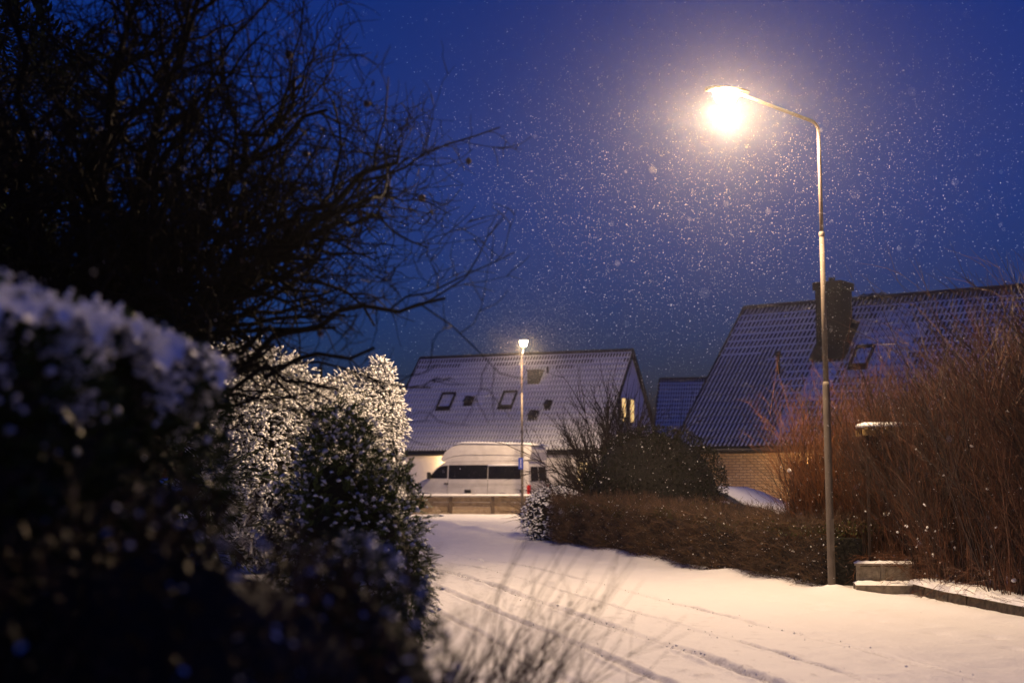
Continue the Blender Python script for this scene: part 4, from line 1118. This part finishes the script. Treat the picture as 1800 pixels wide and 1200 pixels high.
# ------------------------------------------------------------------ bare fruit tree
def fruit_tree():
    base = Vector((-2.75, 8.7, 0))
    o = empty('fruit_tree', base); tag(o, 'bare dark fruit tree with tangled branches overhanging the hedge', 'tree')
    g = random.Random(77)
    wood = MB(); fine = MB(); tips = []
    def wander(p, d, L, n, w, trop):
        pts = [Vector(p)]; d = Vector(d).normalized()
        for i in range(n):
            d = (d + Vector((g.gauss(0, w), g.gauss(0, w), g.gauss(0, w))) + trop).normalized()
            pts.append(pts[-1] + d * (L / n))
        return pts
    def grow(pts, r0, r1, lvl, dens):
        n = len(pts) - 1
        (wood if r0 > .006 else fine).tube(pts, [r0 + (r1 - r0) * i / n for i in range(n + 1)], 6 if r0 > .012 else (4 if r0 > .004 else 3), 0, False)
        L = sum((pts[i+1] - pts[i]).length for i in range(n))
        if lvl >= 4: return
        cnt = int(L * dens[lvl] * g.uniform(.8, 1.2)) + (1 if lvl < 3 else 0)
        for _ in range(cnt):
            t = g.uniform(.12, 1.0); i = min(int(t * n), n - 1)
            p = pts[i].lerp(pts[i+1], t * n - i); dd = (pts[i+1] - pts[i]).normalized()
            sd = Vector((g.gauss(0, 1), g.gauss(0, 1), g.gauss(0, 1))); sd = (sd - dd * sd.dot(dd)).normalized()
            nd = dd * g.uniform(.35, .9) + sd * g.uniform(.5, 1.0)
            cl = [0, .95, .50, .22][lvl] if lvl < 4 else .1
            cl = (1.0, .52, .26, .09)[lvl] * g.uniform(.55, 1.25) * (1.15 - .4 * t)
            rr = max(.0036, min((r0 + (r1 - r0) * t) * .55, (.020, .0120, .0072, .0050)[lvl]))
            cp = wander(p, nd, cl, (6, 5, 4, 2)[lvl], (.22, .24, .24, .2)[lvl], Vector((0, 0, (.03, .06, .05, .02)[lvl])))
            grow(cp, rr, rr * .45, lvl + 1, dens)
            if lvl >= 2 and g.random() < .012: tips.append(cp[-1])
    mb = MB(); trunk = [Vector(p) for p in ((0,0,-.1),(.02,0,.5),(-.03,.05,1.1),(.05,.02,1.55))]
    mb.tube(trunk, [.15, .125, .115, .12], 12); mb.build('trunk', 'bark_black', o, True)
    fork = Vector((.05, .02, 1.5))
    ends = [((2.15, -.2, 3.45), 1), ((2.0, .15, 3.30), 1), ((1.75, -.6, 3.0), 1), ((1.85, .3, 3.15), 1), ((1.35, .3, 4.0), 1), ((1.05, -.4, 4.5), 1),
            ((.9, .3, 4.8), 1), ((.6, -.8, 4.4), 1), ((.3, .5, 5.0), 1), ((-.3, -.4, 4.8), 1), ((-.9, .3, 4.7), 1), ((-1.4, -.5, 4.0), 1), ((-1.6, .4, 3.2), 1), ((1.2, .9, 3.4), 1),
            ((.6, -1.2, 3.3), 1), ((-.5, -1.1, 3.4), 1), ((-1.1, -.9, 2.9), 1), ((1.1, -1.0, 3.0), 1), ((1.3, .6, 2.85), 1), ((.2, 1.2, 3.6), 1), ((.8, .2, 2.8), 1), ((.3, -.9, 2.75), 1), ((-.6, .3, 2.7), 1), ((.9, -.5, 3.7), 1), ((.2, .1, 4.0), 1), ((-.7, -.2, 3.8), 1), ((1.6, -.2, 3.7), 1),
            ((2.0, -.5, 2.12), .22), ((1.72, -.8, 1.98), .22), ((2.42, -.3, 2.50), .16), ((1.45, -.6, 2.25), .3)]
    for e, dk in ends:
        e = Vector(e); n = 12; pts = []
        mid = fork.lerp(e, .5) + Vector((0, 0, .28 + .12 * (e - fork).length)) + Vector((g.gauss(0, .1), g.gauss(0, .1), 0))
        for i in range(n + 1):
            t = i / n; p = fork * (1-t)**2 + mid * 2*t*(1-t) + e * t*t
            if 0 < i: p += Vector((g.gauss(0, .045), g.gauss(0, .045), g.gauss(0, .045)))
            pts.append(p)
        grow(pts, .045 if dk == 1 else .030, .011 if dk == 1 else .009, 0, tuple(q_ * (dk ** .8 if k_ == 0 else dk ** .35) for k_, q_ in enumerate((6.0, 7.0, 6.5, 3.0))))
    wood.build('limbs', 'bark_black', o, True)
    fine.build('twigs', 'bark_black', o, False)
    n = NP(); L_ = np.array([tuple(p) for p in tips[:60]]); k = len(L_)
    n.scatter(LEAF, L_, basis(np.tile([0.1, 0, -1.], (k, 1)) + rng.normal(0, .3, (k, 3)), rng.uniform(0, 6.28, k)), rng.uniform(.04, .07, k))
    n.scatter(ICO, L_[::3] - np.array([0, 0, .03]), basis(rand_dirs(len(L_[::3]))), rng.uniform(.018, .03, len(L_[::3])))
    n.build('withered_leaves', 'near_twig', o, kind='stuff')
fruit_tree()

# ------------------------------------------------------------------ near hedge, near shrubs
def near_hedge():
    o = empty('tall_hedge', (-1.75, 3.2, 0)); tag(o, 'tall clipped evergreen hedge with a thick cap of snow', 'hedge')
    # plan: face toward the road from (-1.2, 1.2) to (-.93, 4.75), rounded far end
    N = 26000
    y = rng.uniform(1.0, 4.85, N); z = rng.uniform(.05, 1.93, N); k = rng.random(N)
    def face(yy): return -1.195 + (yy - 2.8) * .145 - np.clip(yy - 4.45, 0, 1) ** 2 * 1.6
    def hz(yy): return 1.90 - np.clip(yy - 3.9, 0, 1) ** 2 * .10
    x = face(y) - rng.random(N) ** 1.7 * .22 + .05 * np.sin(y * 7 + z * 5)
    d = np.tile([1., 0., .25], (N, 1))
    top = k > .72
    z[top] = hz(y[top]) - rng.random(top.sum()) * .1; x[top] = face(y[top]) - rng.random(top.sum()) * 1.25; d[top] = [0, 0, 1]
    end = (k > .6) & ~top
    x[end] = face(4.6) - rng.random(end.sum()) * 1.25; y[end] = 4.85 - rng.random(end.sum()) ** 2 * .2; d[end] = [0, 1, .2]
    z = np.minimum(z, hz(y))
    # rounded upper edge
    x = x - np.clip(z - 1.72, 0, 1) * .35 * (~top)
    pos = np.stack([x + 1.75, y - 3.2, z], 1); d += rng.normal(0, .5, (N, 3))
    n = NP(); n.scatter(LEAF, pos, basis(d, rng.uniform(0, 6.28, N)), rng.uniform(.025, .06, N)); n.build('leaves', 'leaf_green', o, kind='stuff')
    ya = np.linspace(1.0, 4.86, 150); xa = np.concatenate([np.linspace(-.01, .14, 9, endpoint=False), np.linspace(.14, 1.3, 20)])
    YA, XA = np.meshgrid(ya, xa, indexing='ij')
    over = np.clip((.14 - XA) / .15, 0, 1); droop = .05 + .10 * np.clip(.5 + 1.1 * vnoise(YA, YA * 0, 7.0, 51) + .9 * vnoise(YA, YA * 0, 19.0, 52), 0, 1)
    ZA = hz(YA) + .035 + .02 * vnoise(XA, YA, 2.0, 53) + .018 * vnoise(XA, YA, 9, 54) + .022 * vnoise(XA, YA, 28, 55) - over ** 1.5 * droop - .10 * np.clip((YA - 4.6) / .26, 0, 1) ** 2
    XW = face(YA) - XA + .02 * vnoise(YA, XA, 14, 56) + .03
    vcap = np.stack([XW + 1.75, YA - 3.2, ZA], -1).reshape(-1, 3); na, nb = YA.shape
    i0, j0 = np.meshgrid(np.arange(na - 1), np.arange(nb - 1), indexing='ij'); aa = (i0 * nb + j0).ravel()
    qq = np.stack([aa, aa + 1, aa + nb + 1, aa + nb], 1)
    n = NP(); n.raw(vcap, qq.ravel(), np.full(len(qq), 4), np.zeros(len(qq), int)); n.build('snow_cap', 'snow', o, True)
    n = NP()
    S4 = 3000; k4 = rng.integers(0, len(vcap), S4); p4 = vcap[k4] + rng.normal(0, .012, (S4, 3)); s_ = rng.uniform(.004, .009, S4)
    n.scatter(ICO, p4, basis(rand_dirs(S4)), np.stack([s_*1.4, s_*1.2, s_*.9], 1))
    S2 = 450; i = rng.choice(np.where(~top & ~end)[0], S2); p2 = pos[i] + np.array([.02, 0, 0]); s_ = rng.uniform(.003, .010, S2) * np.where(p2[:, 2] > 1.55, 1.4, .8)
    hi = rng.random(S2) < np.clip((p2[:, 2] - .6) / 1.2, .12, 1)
    n.scatter(ICO, p2[hi], basis(rand_dirs(hi.sum())), np.stack([s_[hi]*1.3, s_[hi]*1.1, s_[hi]], 1))
    S3 = 15000; y3 = rng.uniform(1.0, 4.8, S3); dz = rng.random(S3) ** 1.4 * .30
    p3 = np.stack([face(y3) + 1.75 - .02, y3 - 3.2, hz(y3) - dz], 1); s_ = rng.uniform(.003, .008, S3)
    dens = 1.5 * vnoise(y3, dz * .6, 5, 61) + .9 * vnoise(y3, dz, 16, 62) + rng.normal(0, .12, S3) > (dz * 5.0 - .62)
    p3[:, 0] += rng.normal(0, .025, S3)
    n.scatter(ICO, p3[dens], basis(rand_dirs(dens.sum())), np.stack([s_[dens]*1.2, s_[dens]*1.2, s_[dens]], 1))
    n.build('snow_clumps', 'snow', o, True, kind='stuff')
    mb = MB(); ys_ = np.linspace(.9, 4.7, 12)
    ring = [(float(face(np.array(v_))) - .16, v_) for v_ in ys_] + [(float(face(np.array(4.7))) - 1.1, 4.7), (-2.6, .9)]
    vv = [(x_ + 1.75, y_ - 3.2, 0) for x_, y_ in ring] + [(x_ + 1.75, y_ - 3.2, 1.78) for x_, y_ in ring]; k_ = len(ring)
    mb.add(vv, [(i, (i+1) % k_, k_ + (i+1) % k_, k_ + i) for i in range(k_)] + [tuple(range(k_, 2*k_))]); mb.build('light_block_core', 'core', o)  # added dark filling that blocks light through the leaves
near_hedge()

leafy_bush('leafy_shrub', 'dense leafy shrub sprinkled with snow in front of the tall hedge', (-.78, 3.25, .62), (.66, .55, .80), 9000, (.02, .045), 'leaf_brown', 70, (.004, .010), 31, 700, 'near_twig', (.12, .26), .0, core=.86, frost=330, cluster=.5)
leafy_bush('leafy_shrub', 'low dark shrub with scattered snow between the leafy shrub and tall hedge', (-1.05, 2.55, .50), (.50, .45, .72), 6000, (.02, .045), 'leaf_dark', 20, (.004, .012), 32, 400, 'near_twig', (.10, .2), .2, core=.88, frost=70, cluster=.9)
leafy_bush('leafy_shrub', 'upright snowy leafed shrub overhanging the road edge beside bare arching twigs', (-.42, 3.55, .60), (.34, .40, .74), 5000, (.02, .042), 'leaf_green', 110, (.004, .010), 33, 400, 'near_twig', (.10, .22), -.3, core=.84, frost=850, cluster=.1)

def arching_shrub():
    o = empty('arching_shrub', (-.27, 5.6, 0)); tag(o, 'bare shrub with thin arching twigs leaning over the snowy road', 'shrub')
    g = random.Random(31); mb = MB(); buds = []
    def cane(p, az, tilt, L, r0, kids, n=9):
        d = Vector((math.cos(az) * tilt, math.sin(az) * tilt, 1)).normalized(); pts = [Vector(p)]
        for k in range(n):
            d = (d + Vector((math.cos(az) * .04, math.sin(az) * .02, -.012)) + Vector((g.gauss(0, .05), g.gauss(0, .05), g.gauss(0, .04)))).normalized()
            pts.append(pts[-1] + d * L / n)
        mb.tube(pts, [r0 * (1 - .7 * k / n) for k in range(n + 1)], 4, 0, False)
        for _ in range(kids):
            k = g.randrange(2, n); q_ = pts[k]; dd = (pts[k] - pts[k-1]).normalized() + Vector((g.gauss(0, .55), g.gauss(0, .55), g.gauss(0, .35)))
            dd.normalize(); l2 = g.uniform(.08, .30)
            mb.tube([q_, q_ + dd * l2 * .5, q_ + dd * l2 + Vector((0, 0, .03))], [r0 * .6, r0 * .5, r0 * .3], 3, 0, False)
            if g.random() < .3: buds.append(q_)
    for i in range(30):
        cane((g.uniform(-.2, .2), g.uniform(-.4, .3), 0), g.uniform(-1.0, 1.0), g.uniform(.2, .8), g.uniform(1.0, 1.65), g.uniform(.002, .0035), 4)
    for i in range(75):
        cane((g.uniform(-.25, .15), g.uniform(-.4, .3), 0), g.uniform(-1.3, 1.3), g.uniform(.2, 1.1), g.uniform(.6, 1.05), g.uniform(.0035, .006), 9)
    mb.build('twigs', 'near_twig', o)
    b = np.array([tuple(p) for p in buds]); k = len(b)
    n = NP(); n.scatter(LEAF, b, basis(rand_dirs(k), rng.uniform(0, 6.28, k)), rng.uniform(.015, .04, k)); n.build('dead_leaves', 'near_twig', o, kind='stuff')
arching_shrub()

# ------------------------------------------------------------------ falling snow
def falling_snow():
    n = NP()
    def cloud(N, x0, x1, y0, y1, z0, z1):
        p = np.stack([rng.uniform(x0, x1, N), rng.uniform(y0, y1, N), rng.uniform(z0, z1, N)], 1)
        n.scatter(TETRA, p, basis(rand_dirs(N), rng.uniform(0, 6.28, N)), np.clip(rng.gamma(3.0, .0009, N), .0013, .007))
    cloud(8500, -9, 12, 7, 34, .15, 9.3)
    N = 7000; p = np.stack([rng.normal(.45, 1.3, N), rng.normal(54.0, 1.5, N), rng.normal(6.1, 1.2, N)], 1)  # extra flakes gathered round the far lamp to build up its halo
    p = p[(p[:, 2] > .4) & (p[:, 2] < 9.3)]; N = len(p)
    n.scatter(TETRA, p, basis(rand_dirs(N), rng.uniform(0, 6.28, N)), rng.uniform(.003, .009, N))
    cloud(500, -2, 3, 3, 7, .5, 3.2)
    cloud(9000, -8, 10, 34, 60, .15, 9.3)
    N = 26000; p = np.stack([rng.normal(2.6, 2.2, N), rng.normal(17.6, 3.2, N), 6.6 - np.abs(rng.normal(-.3, 2.6, N))], 1)
    p = p[(p[:, 2] > .2) & (p[:, 2] < 9.3) & (p[:, 1] > 5)]; N = len(p)
    n.scatter(TETRA, p, basis(rand_dirs(N), rng.uniform(0, 6.28, N)), np.clip(rng.gamma(3.0, .0009, N), .0013, .007))
    o = n.build('falling_snow', 'flake'); tag(o, 'fine snowflakes falling through the lamp light', 'snow', kind='stuff')
falling_snow()

# ------------------------------------------------------------------ haze
def haze():
    mb = MB(); mb.box(-60, 60, -8, 130, -1.03, 9.6)
    me_o = mb.build('haze', 'snow'); me_o.data.materials.clear()
    m = bpy.data.materials.new('haze'); m.use_nodes = True; nt = m.node_tree; nt.nodes.clear()
    out = nt.nodes.new('ShaderNodeOutputMaterial'); v = nt.nodes.new('ShaderNodeVolumePrincipled')
    v.inputs['Color'].default_value = (0.92, 0.92, 0.95, 1); v.inputs['Density'].default_value = 0.0005; v.inputs['Anisotropy'].default_value = 0.90
    nt.links.new(v.outputs[0], out.inputs['Volume']); me_o.data.materials.append(m)
    tag(me_o, 'snowy evening haze filling the street', 'haze', kind='stuff')
haze()
